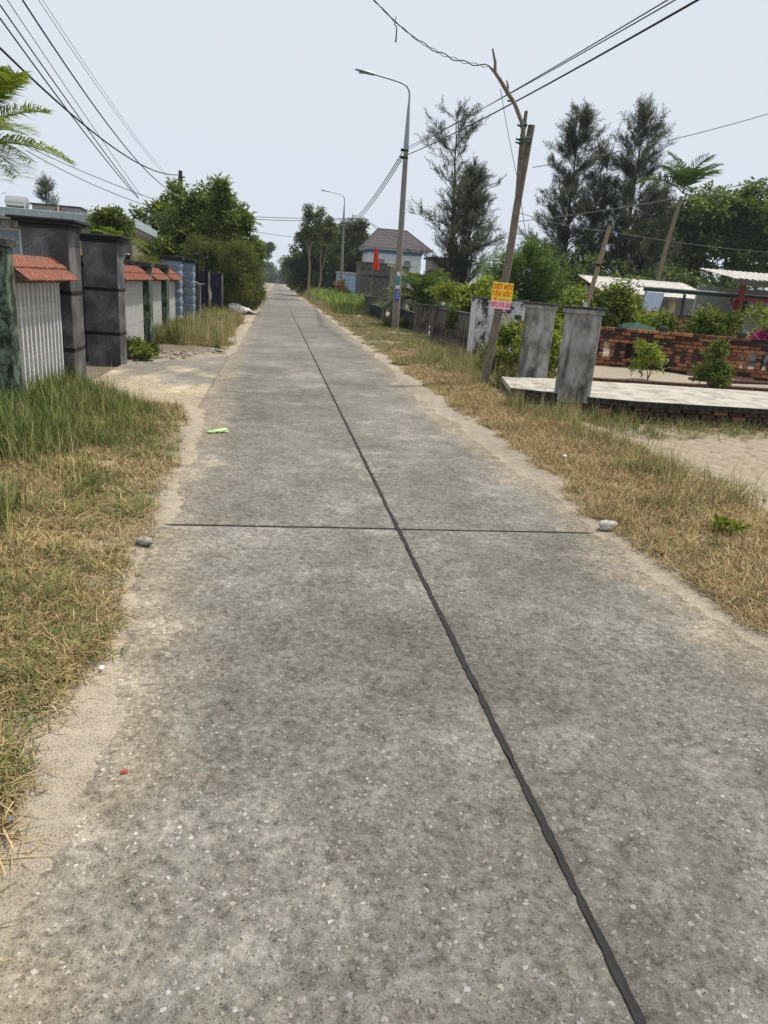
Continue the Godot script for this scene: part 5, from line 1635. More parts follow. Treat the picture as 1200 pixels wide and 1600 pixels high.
func build_right_plants() -> void:
	var kz := "garden shrubs right of the lane"
	tree("garden_shrub", "bright green shrub between the two weathered path pillars", "shrub", kz, Vector3(5.2, 0.1, -13.5),
		[[Vector3(0, 0.65, 0), Vector3(0.50, 0.55, 0.5), 300], [Vector3(-0.3, 0.35, 0.1), Vector3(0.4, 0.4, 0.4), 130]], [Vector3(0, 0.8, 0), Vector3(0.25, 0.7, 0), Vector3(-0.2, 0.6, 0)], 0.025, sprigs.fine, 0.75, G_BRIGHT, 41, null, 0.2)
	tree("garden_shrub", "loose yellow green shrub at the foot of the whitewashed pillar", "shrub", kz, Vector3(5.0, 0.0, -15.2),
		[[Vector3(0, 0.6, 0), Vector3(0.42, 0.42, 0.4), 130], [Vector3(-0.35, 0.35, 0.3), Vector3(0.4, 0.35, 0.4), 100]], [Vector3(0.1, 0.8, 0), Vector3(-0.3, 0.6, 0.2)], 0.02, sprigs.fine, 0.75, G_BRIGHT + G_OLIVE, 42, null, 0.15)
	tree("weed_clump", "dark leafy weeds beside the foot of the wooden pole", "weed", "", Vector3(4.0, 0, -12.4),
		[[Vector3(0, 0.12, 0), Vector3(0.2, 0.18, 0.25), 50], [Vector3(0.25, 0.25, -1.4), Vector3(0.35, 0.3, 0.4), 80]], [], 0.02, sprigs.fine, 0.5, G_BRIGHT + G_OLIVE, 43)
	tree("sapling", "spindly sapling in front of the brick wall, nearer the path pillars", "sapling", "saplings before the brick wall", Vector3(7.05, 0.17, -13.05),
		[[Vector3(0, 0.48, 0), Vector3(0.30, 0.26, 0.28), 48], [Vector3(-0.2, 0.35, 0), Vector3(0.2, 0.12, 0.2), 16]], [Vector3(-0.15, 0.6, 0), Vector3(0.1, 0.7, 0), Vector3(0.2, 0.45, 0)], 0.014, sprigs.fine, 0.6, G_BRIGHT, 44, null, 0.15)
	tree("sapling", "dense dark sapling in front of the brick wall, nearer the pink flowers", "sapling", "saplings before the brick wall", Vector3(8.15, 0.17, -12.75),
		[[Vector3(0, 0.36, 0), Vector3(0.32, 0.30, 0.3), 120], [Vector3(0.02, 0.70, 0), Vector3(0.14, 0.20, 0.14), 34]], [Vector3(0.02, 0.85, 0), Vector3(-0.2, 0.5, 0), Vector3(0.2, 0.5, 0)], 0.016, sprigs.fine, 0.62, G_MID, 45, null, 0.2)
	tree("garden_tree", "rounded fruit tree with yellow green tips behind the brick wall", "tree", kz, Vector3(8.5, 0.1, -18.6),
		[[Vector3(-0.3, 1.35, 0), Vector3(0.85, 0.68, 0.8), 380], [Vector3(0.7, 1.25, 0), Vector3(0.7, 0.6, 0.7), 260]], [Vector3(-0.4, 1.5, 0), Vector3(0.6, 1.4, 0), Vector3(0.1, 1.6, -0.2)], 0.06, sprigs.fine, 0.9, G_MID + G_BRIGHT, 46, null, 0.3)
	tree("garden_shrub", "leafy shrub behind the brick wall beside the pink flowers", "shrub", kz, Vector3(10.55, 0.1, -16.5),
		[[Vector3(0, 1.05, 0), Vector3(0.58, 0.5, 0.55), 260]], [Vector3(0, 1.3, 0), Vector3(0.3, 1.1, 0)], 0.04, sprigs.fine, 0.75, G_MID + [G_BRIGHT[0]], 47)
	tree("garden_shrub", "small shrub tips showing over the brick wall by the green netting", "shrub", kz, Vector3(9.35, 0.1, -17.0),
		[[Vector3(0, 1.0, 0), Vector3(0.55, 0.35, 0.45), 170]], [Vector3(0, 1.0, 0), Vector3(0.3, 0.9, 0)], 0.03, sprigs.fine, 0.7, G_MID + G_BRIGHT, 48)
	var b := tree("bougainvillea", "bougainvillea with magenta flowers over the brick wall", "shrub", "", Vector3(11.1, 0.1, -15.6),
		[[Vector3(0, 1.1, 0), Vector3(0.6, 0.42, 0.5), 190]], [Vector3(0, 1.2, 0), Vector3(0.4, 1.1, 0)], 0.03, sprigs.fine, 0.7, G_BRIGHT, 49)
	crown(b, "blossom", [[Vector3(0.1, 1.08, 0.35), Vector3(0.55, 0.30, 0.25), 100], [Vector3(-0.35, 1.0, 0.45), Vector3(0.2, 0.12, 0.12), 30]], sprigs.fine, 0.55, [Color(0.50, 0.04, 0.26), Color(0.58, 0.07, 0.34), Color(0.42, 0.03, 0.22)], 50)
	# behind the whitewashed pillars
	tree("lime_shrub", "bright lime green tree leaning over the slotted wall", "tree", kz, Vector3(7.3, 0, -25.0),
		[[Vector3(0, 1.5, 0), Vector3(0.85, 0.75, 0.8), 330], [Vector3(-0.9, 1.25, -0.5), Vector3(0.9, 0.7, 0.8), 320], [Vector3(0.3, 0.8, 0.6), Vector3(0.9, 0.6, 0.6), 200]], [Vector3(0, 1.8, 0), Vector3(-0.8, 1.5, -0.4), Vector3(0.5, 1.4, 0)], 0.06, sprigs.fine, 1.0, G_BRIGHT, 51)
	tree("feathery_tree", "feathery light green tree beyond the whitewashed pillars", "tree", kz, Vector3(10.0, 0, -30.0),
		[[Vector3(0, 2.5, 0), Vector3(1.3, 1.1, 1.2), 600], [Vector3(1.0, 1.7, 0.2), Vector3(1.1, 0.9, 1.0), 400], [Vector3(-0.9, 1.7, 0.3), Vector3(1.0, 0.9, 1.0), 380], [Vector3(0.3, 3.5, 0), Vector3(0.5, 0.5, 0.5), 70]], [Vector3(0.2, 3.4, 0), Vector3(-0.8, 2.2, 0), Vector3(0.9, 2.2, 0)], 0.09, sprigs.thin, 1.0, [Color(0.10, 0.17, 0.03), Color(0.13, 0.20, 0.035), Color(0.08, 0.13, 0.028)], 52)
	tree("hedge", "mixed dark garden greenery filling the plot behind the lime tree", "shrub", kz, Vector3(8.6, 0, -36.0),
		[[Vector3(0, 0.9, 0), Vector3(2.4, 1.0, 2.0), 520], [Vector3(3.0, 1.0, 2.0), Vector3(2.0, 1.0, 2.0), 420]], [], 0.05, sprigs.fine, 1.3, G_MID + G_DARK, 53)
	palm("coconut_bush", "young palm bush with drooping fronds behind the lamp post", Vector3(6.1, 0, -31.3), [Vector3(0, 0, 0), Vector3(0, 0.5, 0), Vector3(0, 1.1, 0)], 0.10, Vector3(0, 1.1, 0), frond_mesh(1.75, 26, 0.42, 0.62, 0.15, 7, [Color(0.05, 0.09, 0.025), Color(0.075, 0.13, 0.028), Color(0.035, 0.06, 0.02), Color(0.12, 0.15, 0.04)], 0.05), 26, Vector2(0.0, 1.25), 54, 1.1)
	tree("garden_shrub", "yellow green undergrowth around the young palm bush", "shrub", kz, Vector3(6.2, 0, -30.4),
		[[Vector3(0, 0.65, 0), Vector3(0.8, 0.4, 0.6), 170]], [], 0.03, sprigs.fine, 0.9, G_OLIVE + G_BRIGHT, 55)
	palm("areca_palm", "slim areca palm leaning on a tall pale stem before the casuarinas", Vector3(19.9, 0, -38.0), [Vector3(0, 0, 0), Vector3(0.2, 2.8, 0), Vector3(0.45, 5.2, 0), Vector3(0.75, 7.15, 0)], 0.11, Vector3(0.78, 7.3, 0), frond_mesh(1.7, 24, 0.70, 0.50, 0.3, 8, [Color(0.06, 0.10, 0.034), Color(0.048, 0.08, 0.03), Color(0.085, 0.13, 0.036)], 0.055), 10, Vector2(0.1, 1.35), 56, 1.25)
	casuarina("thin open casuarina with sparse needles behind the lamp post", Vector3(9.75, 0, -42.0), 10.4, 2.6, 0.75, Vector3(-0.5, 0, 0), 61, 0.2, 0.42)
	casuarina("shorter dense casuarina beside the sparse one", Vector3(10.9, 0, -43.0), 8.0, 2.6, 1.7, Vector3(-0.1, 0, 0), 62, 0.05)
	casuarina("tall dark casuarina behind the feathery light green tree", Vector3(17.5, 0, -45.0), 12.0, 3.4, 1.9, Vector3(-0.2, 0, 0), 63, 0.04)
	casuarina("narrow casuarina squeezed between the two tall dark ones", Vector3(19.4, 0, -46.0), 10.6, 2.6, 1.3, Vector3(0.1, 0, 0), 64, 0.06)
	casuarina("tallest dark casuarina beside the areca palm", Vector3(21.4, 0, -45.0), 12.8, 3.6, 2.0, Vector3(-0.2, 0, 0), 65, 0.04)
	casuarina("low dark casuarina thicket under the areca palm", Vector3(23.6, 0, -47.0), 8.5, 3.0, 2.0, Vector3(0.5, 0, 0), 66, 0.03)
	tree("shade_tree", "wide shade tree with dark limbs behind the tin roofed shed", "tree", "", Vector3(33.0, 0, -52.0),
		[[Vector3(-3.2, 6.6, 0), Vector3(2.6, 2.2, 2.6), 620], [Vector3(0, 7.8, 0), Vector3(3.0, 2.3, 2.8), 760], [Vector3(3.2, 7.2, 0), Vector3(3.0, 2.4, 2.6), 700], [Vector3(-4.2, 4.4, 1.0), Vector3(1.9, 1.6, 1.8), 300], [Vector3(1.5, 5.4, 1.0), Vector3(2.6, 1.3, 2.0), 260]],
		[Vector3(-3.4, 6.4, 0), Vector3(-1.2, 7.4, 0.5), Vector3(0.8, 8.2, 0), Vector3(3.0, 7.2, 0.3), Vector3(4.6, 6.4, 0), Vector3(-4.4, 4.6, 0.6)], 0.34, sprigs.broad, 1.5, G_MID + [G_DARK[1], G_DARK[3], G_BRIGHT[2]], 57, null, 0.35)
	tree("hedge", "dark mass of garden trees behind the sheds", "shrub", kz, Vector3(20.0, 0, -40.0),
		[[Vector3(-3.5, 1.6, 0), Vector3(2.6, 1.9, 2.0), 520], [Vector3(1.0, 1.8, 0), Vector3(2.6, 1.9, 2.0), 520], [Vector3(5.0, 1.8, 0), Vector3(2.8, 1.8, 2.0), 520], [Vector3(9.0, 1.6, 0), Vector3(2.8, 1.8, 2.0), 420]], [], 0.05, sprigs.fine, 1.8, G_DARK + G_MID, 58)
	# trees farther down the lane
	tree("mango_tree", "dense broad mango tree left of the brown hipped roof", "tree", "dark trees at the far bend", Vector3(7.6, 0, -84.0),
		[[Vector3(0, 4.6, 0), Vector3(2.6, 3.0, 2.6), 900], [Vector3(0.6, 6.6, 0), Vector3(1.7, 1.6, 1.7), 380], [Vector3(-1.6, 3.0, 0.5), Vector3(1.8, 2.2, 1.8), 420], [Vector3(1.7, 2.8, 0), Vector3(1.6, 2.0, 1.6), 340]], [Vector3(0, 6, 0), Vector3(-1.4, 4, 0), Vector3(1.4, 4.4, 0)], 0.26, sprigs.broad, 1.5, G_DARK + G_MID + [Color(0.13, 0.13, 0.035)], 71)
	tree("leafy_tree", "dark spreading tree beside the pale trunked trees", "tree", "dark trees at the far bend", Vector3(4.4, 0, -88.0),
		[[Vector3(0, 5.0, 0), Vector3(2.2, 2.6, 2.4), 700], [Vector3(1.0, 6.4, 0), Vector3(1.6, 1.5, 1.6), 320], [Vector3(-1.2, 3.0, 0), Vector3(1.8, 2.2, 1.8), 420], [Vector3(0.8, 1.8, 0.8), Vector3(2.0, 1.6, 1.6), 380]], [Vector3(0, 6, 0), Vector3(-1.2, 4.4, 0), Vector3(1.4, 5.0, 0)], 0.22, sprigs.broad, 1.4, G_DARK, 72)
	tree("gum_tree", "slim open tree with a pale straight trunk at the lane edge", "tree", "pale trunked trees", Vector3(2.95, 0.0, -66.0),
		[[Vector3(-0.1, 6.1, 0), Vector3(1.0, 1.0, 1.0), 110], [Vector3(0.3, 7.2, 0), Vector3(0.85, 0.7, 0.8), 90], [Vector3(-0.5, 4.9, 0), Vector3(0.7, 0.8, 0.7), 60]], [Vector3(-0.3, 6.4, 0), Vector3(0.4, 7.4, 0), Vector3(-0.6, 5.2, 0)], 0.10, sprigs.fine, 1.5, G_DARK + G_OLIVE, 73, M.bark_pale, 0.55)
	tree("gum_tree", "slim forked tree with a pale crooked trunk beside the straight one", "tree", "pale trunked trees", Vector3(3.75, 0.0, -68.0),
		[[Vector3(0.2, 6.3, 0), Vector3(1.0, 0.9, 1.0), 130], [Vector3(0.9, 5.4, 0), Vector3(0.8, 0.7, 0.8), 90]], [Vector3(0.2, 6.5, 0), Vector3(1.2, 5.6, 0)], 0.10, sprigs.fine, 1.5, G_DARK + G_OLIVE, 74, M.bark_pale, 0.4)
	tree("leafy_tree", "low bright tree where the lane disappears", "tree", "dark trees at the far bend", Vector3(3.9, 0, -128.0),
		[[Vector3(0, 3.0, 0), Vector3(2.4, 2.6, 3.0), 480], [Vector3(1.5, 4.2, 0), Vector3(2.0, 2.2, 2.0), 320]], [Vector3(0, 4, 0), Vector3(1.4, 4.5, 0)], 0.2, sprigs.broad, 1.9, G_MID, 75)
	tree("shade_tree", "distant flat topped tree over the end of the lane", "tree", "dark trees at the far bend", Vector3(-4.2, 0, -165.0),
		[[Vector3(0, 6.3, 0), Vector3(3.4, 1.0, 3.0), 330], [Vector3(1.8, 7.8, 0), Vector3(2.2, 0.7, 2.0), 160], [Vector3(-1.5, 4.4, 0), Vector3(3.0, 1.4, 3.0), 330], [Vector3(-3.0, 2.4, 0), Vector3(3.6, 2.2, 3.0), 380]], [Vector3(0.5, 6.5, 0), Vector3(2.0, 7.6, 0), Vector3(-2.0, 5.4, 0)], 0.25, sprigs.broad, 2.2, G_DARK + G_MID, 76)
	tree("hedge", "hazy belt of trees closing the end of the lane", "shrub", "dark trees at the far bend", Vector3(0.5, 0, -335.0),
		[[Vector3(-9, 3.5, 0), Vector3(8, 5, 4), 300], [Vector3(6, 3.2, 0), Vector3(9, 4.4, 4), 300], [Vector3(-24, 3.5, 10), Vector3(11, 5, 4), 300], [Vector3(24, 3.5, 10), Vector3(12, 5, 4), 300]], [], 0.1, sprigs.broad, 5.0, G_MID, 77)
	tree("hedge", "low roadside bushes right of the far lane", "shrub", kz, Vector3(4.0, 0, -105.0),
		[[Vector3(0, 0.9, 8), Vector3(0.9, 1.1, 6.0), 260], [Vector3(0.2, 1.2, -10), Vector3(1.2, 1.5, 10.0), 330]], [], 0.05, sprigs.fine, 1.8, G_MID + G_OLIVE, 78)
	var pk := tree("flowering_shrub", "shrub with dusty pink flower heads in the tall grass", "shrub", "", Vector3(4.95, 0, -58.0),
		[[Vector3(0, 1.3, 0), Vector3(0.7, 0.6, 0.7), 120]], [Vector3(0, 1.6, 0), Vector3(0.4, 1.5, 0)], 0.03, sprigs.fine, 1.0, G_OLIVE, 79)
	crown(pk, "blossom", [[Vector3(0, 1.6, 0.3), Vector3(0.65, 0.35, 0.4), 50]], sprigs.fine, 0.8, [Color(0.30, 0.12, 0.09), Color(0.36, 0.17, 0.13)], 80)
	tree("weed_clump", "dark weeds at the foot of the nearer lamp post wall", "weed", "", Vector3(4.9, 0, -30.6),
		[[Vector3(0, 0.2, 0), Vector3(0.4, 0.25, 1.4), 150]], [], 0.02, sprigs.fine, 0.7, G_DARK + G_OLIVE, 81)
	tree("creeper", "ivy like creeper hanging over the slotted wall", "climber", "", Vector3(5.28, 0, -21.6),
		[[Vector3(-0.05, 0.75, 0), Vector3(0.14, 0.5, 0.3), 90]], [], 0.02, sprigs.fine, 0.5, G_DARK + G_MID, 82)
	tree("weed_clump", "small bright weed with a yellow leaf in the dry grass", "weed", "", Vector3(3.24, 0.03, -4.5),
		[[Vector3(0, 0.06, 0), Vector3(0.07, 0.06, 0.06), 36]], [], 0.02, sprigs.tiny, 1.0, G_BRIGHT, 83)

# ---------------------------------------------------------------- wires
func wire(called: String, label: String, pts: Array, sag: float, r: float, m: Material, group := "overhead wires") -> Node3D:
	var t := thing(called, label, "wire", pts[0], 0.0, group)
	var mb := MB.new()
	var p := []
	var rads := []
	for k in pts.size() - 1:
		var a: Vector3 = pts[k]
		var b: Vector3 = pts[k + 1]
		for i in 25:
			var u := i / 24.0
			if k > 0 and i == 0: continue
			p.append(a.lerp(b, u) - Vector3.UP * sag * 4.0 * u * (1.0 - u) - pts[0])
			rads.append(r)
	mb.tube(p, rads, 6)
	part("cable", mb, m, t)
	return t

func build_wires() -> void:
	# old utility pole in the left trees
	var up := thing("utility_pole", "old dark concrete utility pole rising out of the left trees", "utility pole", Vector3(-4.6, 0, -38.0))
	var mb := MB.new()
	mb.tube([Vector3(0, 0, 0), Vector3(0.05, 3.0, 0), Vector3(0.11, 6.12, 0)], [0.15, 0.12, 0.09], 10)
	part("shaft", mb, M.bark_dark, up)
	mb = MB.new()
	mb.box(Vector3(0.22, 5.85, 0), Vector3(0.18, 0.06, 0.06))
	part("insulator", mb, M.black_metal, up)
	crown(up, "creeper", [[Vector3(0.08, 4.4, 0.1), Vector3(0.3, 1.2, 0.3), 60]], sprigs.fine, 0.7, G_DARK, 99)
	wire("service_cable", "thick black cable sagging to the top of the old utility pole", [Vector3(-4.5, 4.85, -14.2), Vector3(-4.49, 5.95, -38.0)], 0.55, 0.019, M.wire)
	wire("service_cable", "black cable pair strand crossing lowest above the gate", [Vector3(-4.5, 5.30, -14.33), Vector3(-4.9, 4.0, -29.0)], 0.10, 0.013, M.wire)
	wire("service_cable", "black cable pair strand crossing just above its neighbour", [Vector3(-4.5, 5.50, -14.38), Vector3(-4.9, 4.05, -29.0)], 0.06, 0.012, M.wire)
	wire("service_cable", "thin grey cable pair strand above the gate", [Vector3(-4.42, 5.62, -14.5), Vector3(-4.8, 4.1, -29.0)], 0.04, 0.007, M.wire_grey)
	wire("service_cable", "long dark cable passing behind the old utility pole", [Vector3(-4.5, 5.95, -15.59), Vector3(-5.0, 5.2, -36.5)], 0.35, 0.016, M.wire)
	wire("service_cable", "faint thin twin cable highest over the left side", [Vector3(-4.5, 6.26, -16.57), Vector3(-5.0, 5.7, -38.5)], 0.22, 0.006, M.wire_grey)
	wire("service_cable", "faint thin twin cable beside the highest one", [Vector3(-4.43, 6.28, -16.5), Vector3(-4.93, 5.75, -38.5)], 0.22, 0.005, M.wire_grey)
	wire("service_cable", "grey cable falling from the palm to the trees, upper of two", [Vector3(-7.4, 4.85, -25.0), Vector3(-3.9, 3.75, -25.6)], 0.06, 0.011, M.wire_grey)
	wire("service_cable", "grey cable falling from the palm to the trees, lower of two", [Vector3(-7.4, 4.72, -25.0), Vector3(-4.15, 3.55, -25.6)], 0.10, 0.011, M.wire_grey)
	wire("service_cable", "pale cable dipping from the utility pole to the houses", [Vector3(-4.5, 4.6, -38.0), Vector3(-6.9, 2.7, -26.0)], 0.25, 0.012, M.wire_grey)
	# lines on the lamp posts
	wire("power_line", "dark twisted power line running from the lamp post overhead", [Vector3(4.66, 6.30, -29.1), Vector3(4.7, 4.97, -9.07), Vector3(4.7, 4.9, 2.0)], 0.10, 0.014, M.wire)
	wire("power_line", "grey power line just above the twisted one", [Vector3(4.66, 6.55, -29.1), Vector3(4.7, 5.14, -9.54), Vector3(4.7, 5.1, 2.0)], 0.06, 0.009, M.wire_grey)
	wire("power_line", "second grey power line beside the twisted one", [Vector3(4.72, 6.50, -29.1), Vector3(4.62, 5.14, -9.54), Vector3(4.62, 5.1, 2.0)], 0.05, 0.009, M.wire_grey)
	for q in [[0.0, "bundled line between the two lamp posts, topmost strand"], [0.12, "bundled line between the two lamp posts, middle strand"], [0.25, "bundled line between the two lamp posts, bottom strand"]]:
		wire("power_line", q[1], [Vector3(4.55, 6.42 - q[0], -29.3), Vector3(5.45, 6.25 - q[0] * 0.6, -64.9)], 0.55 + q[0] * 0.3, 0.018, M.wire_grey)
	wire("cross_line", "line crossing the lane from the lamp bundle to the left trees, upper", [Vector3(6.6, 6.60, -60.0), Vector3(-4.5, 5.95, -60.0)], 0.12, 0.022, M.wire_grey)
	wire("cross_line", "line crossing the lane from the lamp bundle to the left trees, second", [Vector3(6.6, 6.60, -60.0), Vector3(-4.5, 5.9, -60.0)], 0.28, 0.022, M.wire_grey)
	wire("cross_line", "lowest line crossing above the far end of the lane", [Vector3(2.0, 5.0, -64.0), Vector3(-4.5, 5.2, -58.0)], 0.10, 0.018, M.wire_grey)
	wire("cross_line", "line dropping from the lamp bundle towards the hipped roof", [Vector3(6.6, 6.60, -60.0), Vector3(13.0, 4.6, -62.0)], 0.2, 0.02, M.wire_grey)
	wire("cross_line", "second line dropping from the lamp bundle to the houses", [Vector3(6.6, 6.60, -60.0), Vector3(11.0, 4.2, -60.0)], 0.1, 0.02, M.wire_grey)
	wire("garden_line", "high thin line over the areca palm", [Vector3(9.6, 6.35, -29.2), Vector3(19.0, 9.15, -29.2)], 0.15, 0.014, M.wire_grey)
	wire("garden_line", "low thin line passing the areca palm crown", [Vector3(9.0, 4.35, -29.2), Vector3(20.5, 7.15, -29.2)], 0.2, 0.014, M.wire_grey)
	wire("garden_line", "thin line from the wooden pole to the garden pole", [Vector3(4.0, 2.95, -12.7), Vector3(6.45, 2.95, -14.5), Vector3(14.0, 3.3, -20.0)], 0.05, 0.006, M.wire_grey)
	# wire tied to the forked branch, twisted, with a dangling end
	var t := thing("tied_wire", "twisted wire tied to the forked branch and running up over the lane", "wire", Vector3(3.24, 5.02, -12.62))
	for s in 2:
		mb = MB.new()
		var p := []
		var rads := []
		for k in 60:
			var u := k / 59.0
			var base := Vector3(-2.1 * u, 0.10 * u + 0.85 * u * u * 0.9 + (-0.06 * sin(u * PI)), 0.0)
			var tw := sin(u * 40.0 + s * PI) * 0.018 * (1.0 if u < 0.55 else 0.4)
			p.append(base + Vector3(0, tw + 0.01 * noise.get_noise_1d(u * 900.0 + s * 90.0), 0.01 * cos(u * 40.0 + s * PI)))
			rads.append(0.008 if s == 0 else 0.005)
		mb.tube(p, rads, 5)
		part("strand", mb, M.wire if s == 0 else M.wire_grey, t)
	mb = MB.new()
	mb.tube([Vector3(-1.52, 0.50, 0), Vector3(-1.54, 0.40, 0), Vector3(-1.50, 0.36, 0), Vector3(-1.50, 0.16, 0)], [0.006, 0.008, 0.009, 0.013], 6)
	part("dangling_end", mb, M.wire, t)
	wire("loose_wire", "thin loose wire hanging from the branch down past the pole", [Vector3(3.46, 4.72, -12.6), Vector3(3.95, 3.3, -12.55), Vector3(4.3, 2.55, -12.9)], 0.05, 0.005, M.wire_grey)
	var lp := thing("garden_pole", "thin bare leaning pole behind the grey path pillar", "pole", Vector3(5.95, 0.1, -14.5))
	mb = MB.new()
	mb.tube([Vector3(0, 0, 0), Vector3(0.3, 1.45, 0), Vector3(0.42, 2.2, 0), Vector3(0.53, 2.95, 0)], [0.055, 0.05, 0.047, 0.042], 9)
	part("shaft", mb, M.bark_pale, lp)
	mb = MB.new()
	mb.tube([Vector3(0.42, 2.18, 0), Vector3(0.425, 2.23, 0)], [0.052, 0.052], 9)
	part("binding", mb, M.wire, lp)

# ---------------------------------------------------------------- small things on the ground
func pebble(s: Vector3, seed_: int) -> MB:
	var mb := MB.new()
	mb.grid(9, 13, func(i, j):
		var a: float = (j % 12) / 12.0 * TAU
		var b: float = i / 8.0 * PI
		var d := Vector3(sin(b) * cos(a), cos(b), sin(b) * sin(a))
		var k := 1.0 + 0.5 * noise.get_noise_3d(d.x * 70.0 + seed_ * 50.0, d.y * 70.0, d.z * 70.0)
		k += 0.35 * noise.get_noise_3d(d.x * 190.0, d.y * 190.0 + seed_ * 70.0, d.z * 190.0)
		d = Vector3(clampf(d.x * k, -0.95, 0.9), clampf(d.y * k + 0.18 * d.x, -0.7, 0.75), clampf(d.z * k + 0.15 * d.x, -0.95, 0.9))
		return Vector3(d.x * s.x, (d.y + 0.62) * s.y, d.z * s.z))
	return mb

func build_litter() -> void:
	var stones := [[Vector3(2.44, 0.012, -4.72), Vector3(0.075, 0.042, 0.05), 0.45, "whitish chunk of stone on the sandy right edge of the lane", Color(0.9, 0.9, 0.88)], [Vector3(-0.74, 0.012, -4.24), Vector3(0.06, 0.03, 0.036), -0.3, "grey chunk of stone on the sandy left edge of the lane", Color(0.78, 0.78, 0.77)], [Vector3(-0.73, 0.012, -1.88), Vector3(0.012, 0.009, 0.011), 0.2, "small bluish pebble in the sand beside the straw", Color(0.55, 0.60, 0.70)], [Vector3(2.53, 0.01, -12.05 + 2.9), Vector3(0.035, 0.02, 0.03), 0.9, "small white stone at the edge of the dry right verge", Color(0.95, 0.94, 0.9)], [Vector3(4.2, 0.02, -37.5), Vector3(0.12, 0.1, 0.1), 0.9, "pale stone lying in the far right verge", Color(0.9, 0.88, 0.82)]]
	var k := 0
	for q in stones:
		var m: StandardMaterial3D = M.stone.duplicate()
		m.albedo_color = M.stone.albedo_color * q[4]
		var o := part("stone", pebble(q[1], k), m, self)
		o.position = q[0]; o.rotation.y = q[2]
		tag(o, q[3], "stone", "loose stones by the lane")
		k += 1
	var g := thing("paper_wrapper", "folded pale green wrapper lying near the left edge of the lane", "litter", Vector3(-0.56, 0.006, -7.70), 0.35)
	var mb := MB.new()
	mb.grid(12, 5, func(i, j):
		var u: float = i / 11.0 - 0.5
		var v: float = j / 4.0 - 0.5
		return Vector3(u * 0.21, 0.006 + 0.028 * (u + 0.5) * (0.6 + v) + 0.004 * sin(u * 20.0 + v * 5.0), -v * 0.085))
	part("sheet", mb, plain(Color(0.56, 0.72, 0.46), 0.6), g)
	mb = MB.new()
	mb.grid(8, 3, func(i, j):
		var u: float = i / 7.0 - 0.5
		var v: float = j / 2.0 - 0.5
		return Vector3(u * 0.15 + 0.02, 0.012 + 0.030 * (u + 0.55) * (0.7 + v * 0.5), -v * 0.03 + 0.015))
	part("flap", mb, plain(Color(0.72, 0.88, 0.60), 0.5), g)
	for q in [[Vector3(-0.45, 0.004, -2.10), Color(0.66, 0.17, 0.13), 0.012, "tiny red scrap of plastic on the concrete"], [Vector3(-0.66, 0.02, -2.75), Color(0.9, 0.9, 0.9), 0.015, "tiny white scrap of plastic in the left straw"], [Vector3(2.60, 0.02, -4.0), Color(0.88, 0.9, 0.92), 0.018, "crumpled white scrap at the right sand edge"], [Vector3(3.0, 0.05, -6.95), Color(0.85, 0.87, 0.86), 0.03, "white paper scrap in the middle of the dry verge"], [Vector3(8.0, 0.02, -9.1), Color(0.92, 0.92, 0.92), 0.06, "white plastic scrap in the sand yard below the path"], [Vector3(-1.35, 0.05, -18.4), Color(0.92, 0.92, 0.92), 0.07, "white plastic scrap in the scrub by the apron"]]:
		var o := thing("plastic_scrap", q[3], "litter", q[0], k * 1.3, "scraps of litter")
		mb = MB.new()
		var s: float = q[2]
		mb.grid(5, 4, func(i, j):
			return Vector3((i / 4.0 - 0.5) * s * 2.0, 0.3 * s + 0.35 * s * noise.get_noise_2d(i * 300.0 + k * 70.0, j * 300.0), (j / 3.0 - 0.5) * -s))
		part("scrap", mb, plain(q[1], 0.5), o)
		k += 1
	var sack := thing("white_sack", "white plastic sack slumped beside the lane under the bush", "sack", Vector3(-1.50, 0.1, -33.0), 0.3)
	mb = MB.new()
	mb.grid(13, 17, func(i, j):
		var b: float = i / 12.0 * PI
		var a: float = (j % 16) / 16.0 * TAU
		var d := Vector3(sin(b) * cos(a), cos(b), sin(b) * sin(a))
		var kk := 1.0 + 0.25 * noise.get_noise_3d(d.x * 80.0, d.y * 80.0, d.z * 80.0)
		return Vector3(d.x * 0.42 * kk - 0.25 * maxf(d.y, 0.0), (d.y + 0.85) * 0.20 * kk, d.z * 0.3 * kk))
	part("bag", mb, M.white_sack, sack)
	mb = MB.new()
	mb.tube([Vector3(0.35, 0.16, 0), Vector3(0.55, 0.08, 0.1), Vector3(0.72, 0.02, 0.16)], [0.06, 0.035, 0.01], 7)
	part("tied_end", mb, M.white_sack, sack)
	# planks and slabs lying in the right verge
	for q in [[Vector3(3.80, 0.05, -17.0), Vector3(0.8, 0.05, 0.34), 0.12, "pale broken concrete slab lying in the verge grass", M.slab], [Vector3(3.5, 0.03, -15.4), Vector3(0.95, 0.05, 0.30), -0.25, "pale flat slab half buried in the dry verge", M.slab], [Vector3(4.35, 0.08, -16.2), Vector3(0.5, 0.07, 0.08), -0.5, "short dark plank leaning at the broken slab", M.bark_dark], [Vector3(4.5, 0.03, -26.5), Vector3(0.9, 0.07, 0.5), 0.05, "pale stone step at the gap in the garden wall", M.slab], [Vector3(4.2, 0.03, -33.5), Vector3(1.3, 0.06, 0.8), 0.0, "pale concrete crossing slab before the dark wall", M.slab]]:
		var o := thing("loose_slab", q[3], "slab", q[0], q[2], "slabs and planks in the right verge")
		wall_box(o, "slab", q[4], Vector3.ZERO, q[1], 0.01)
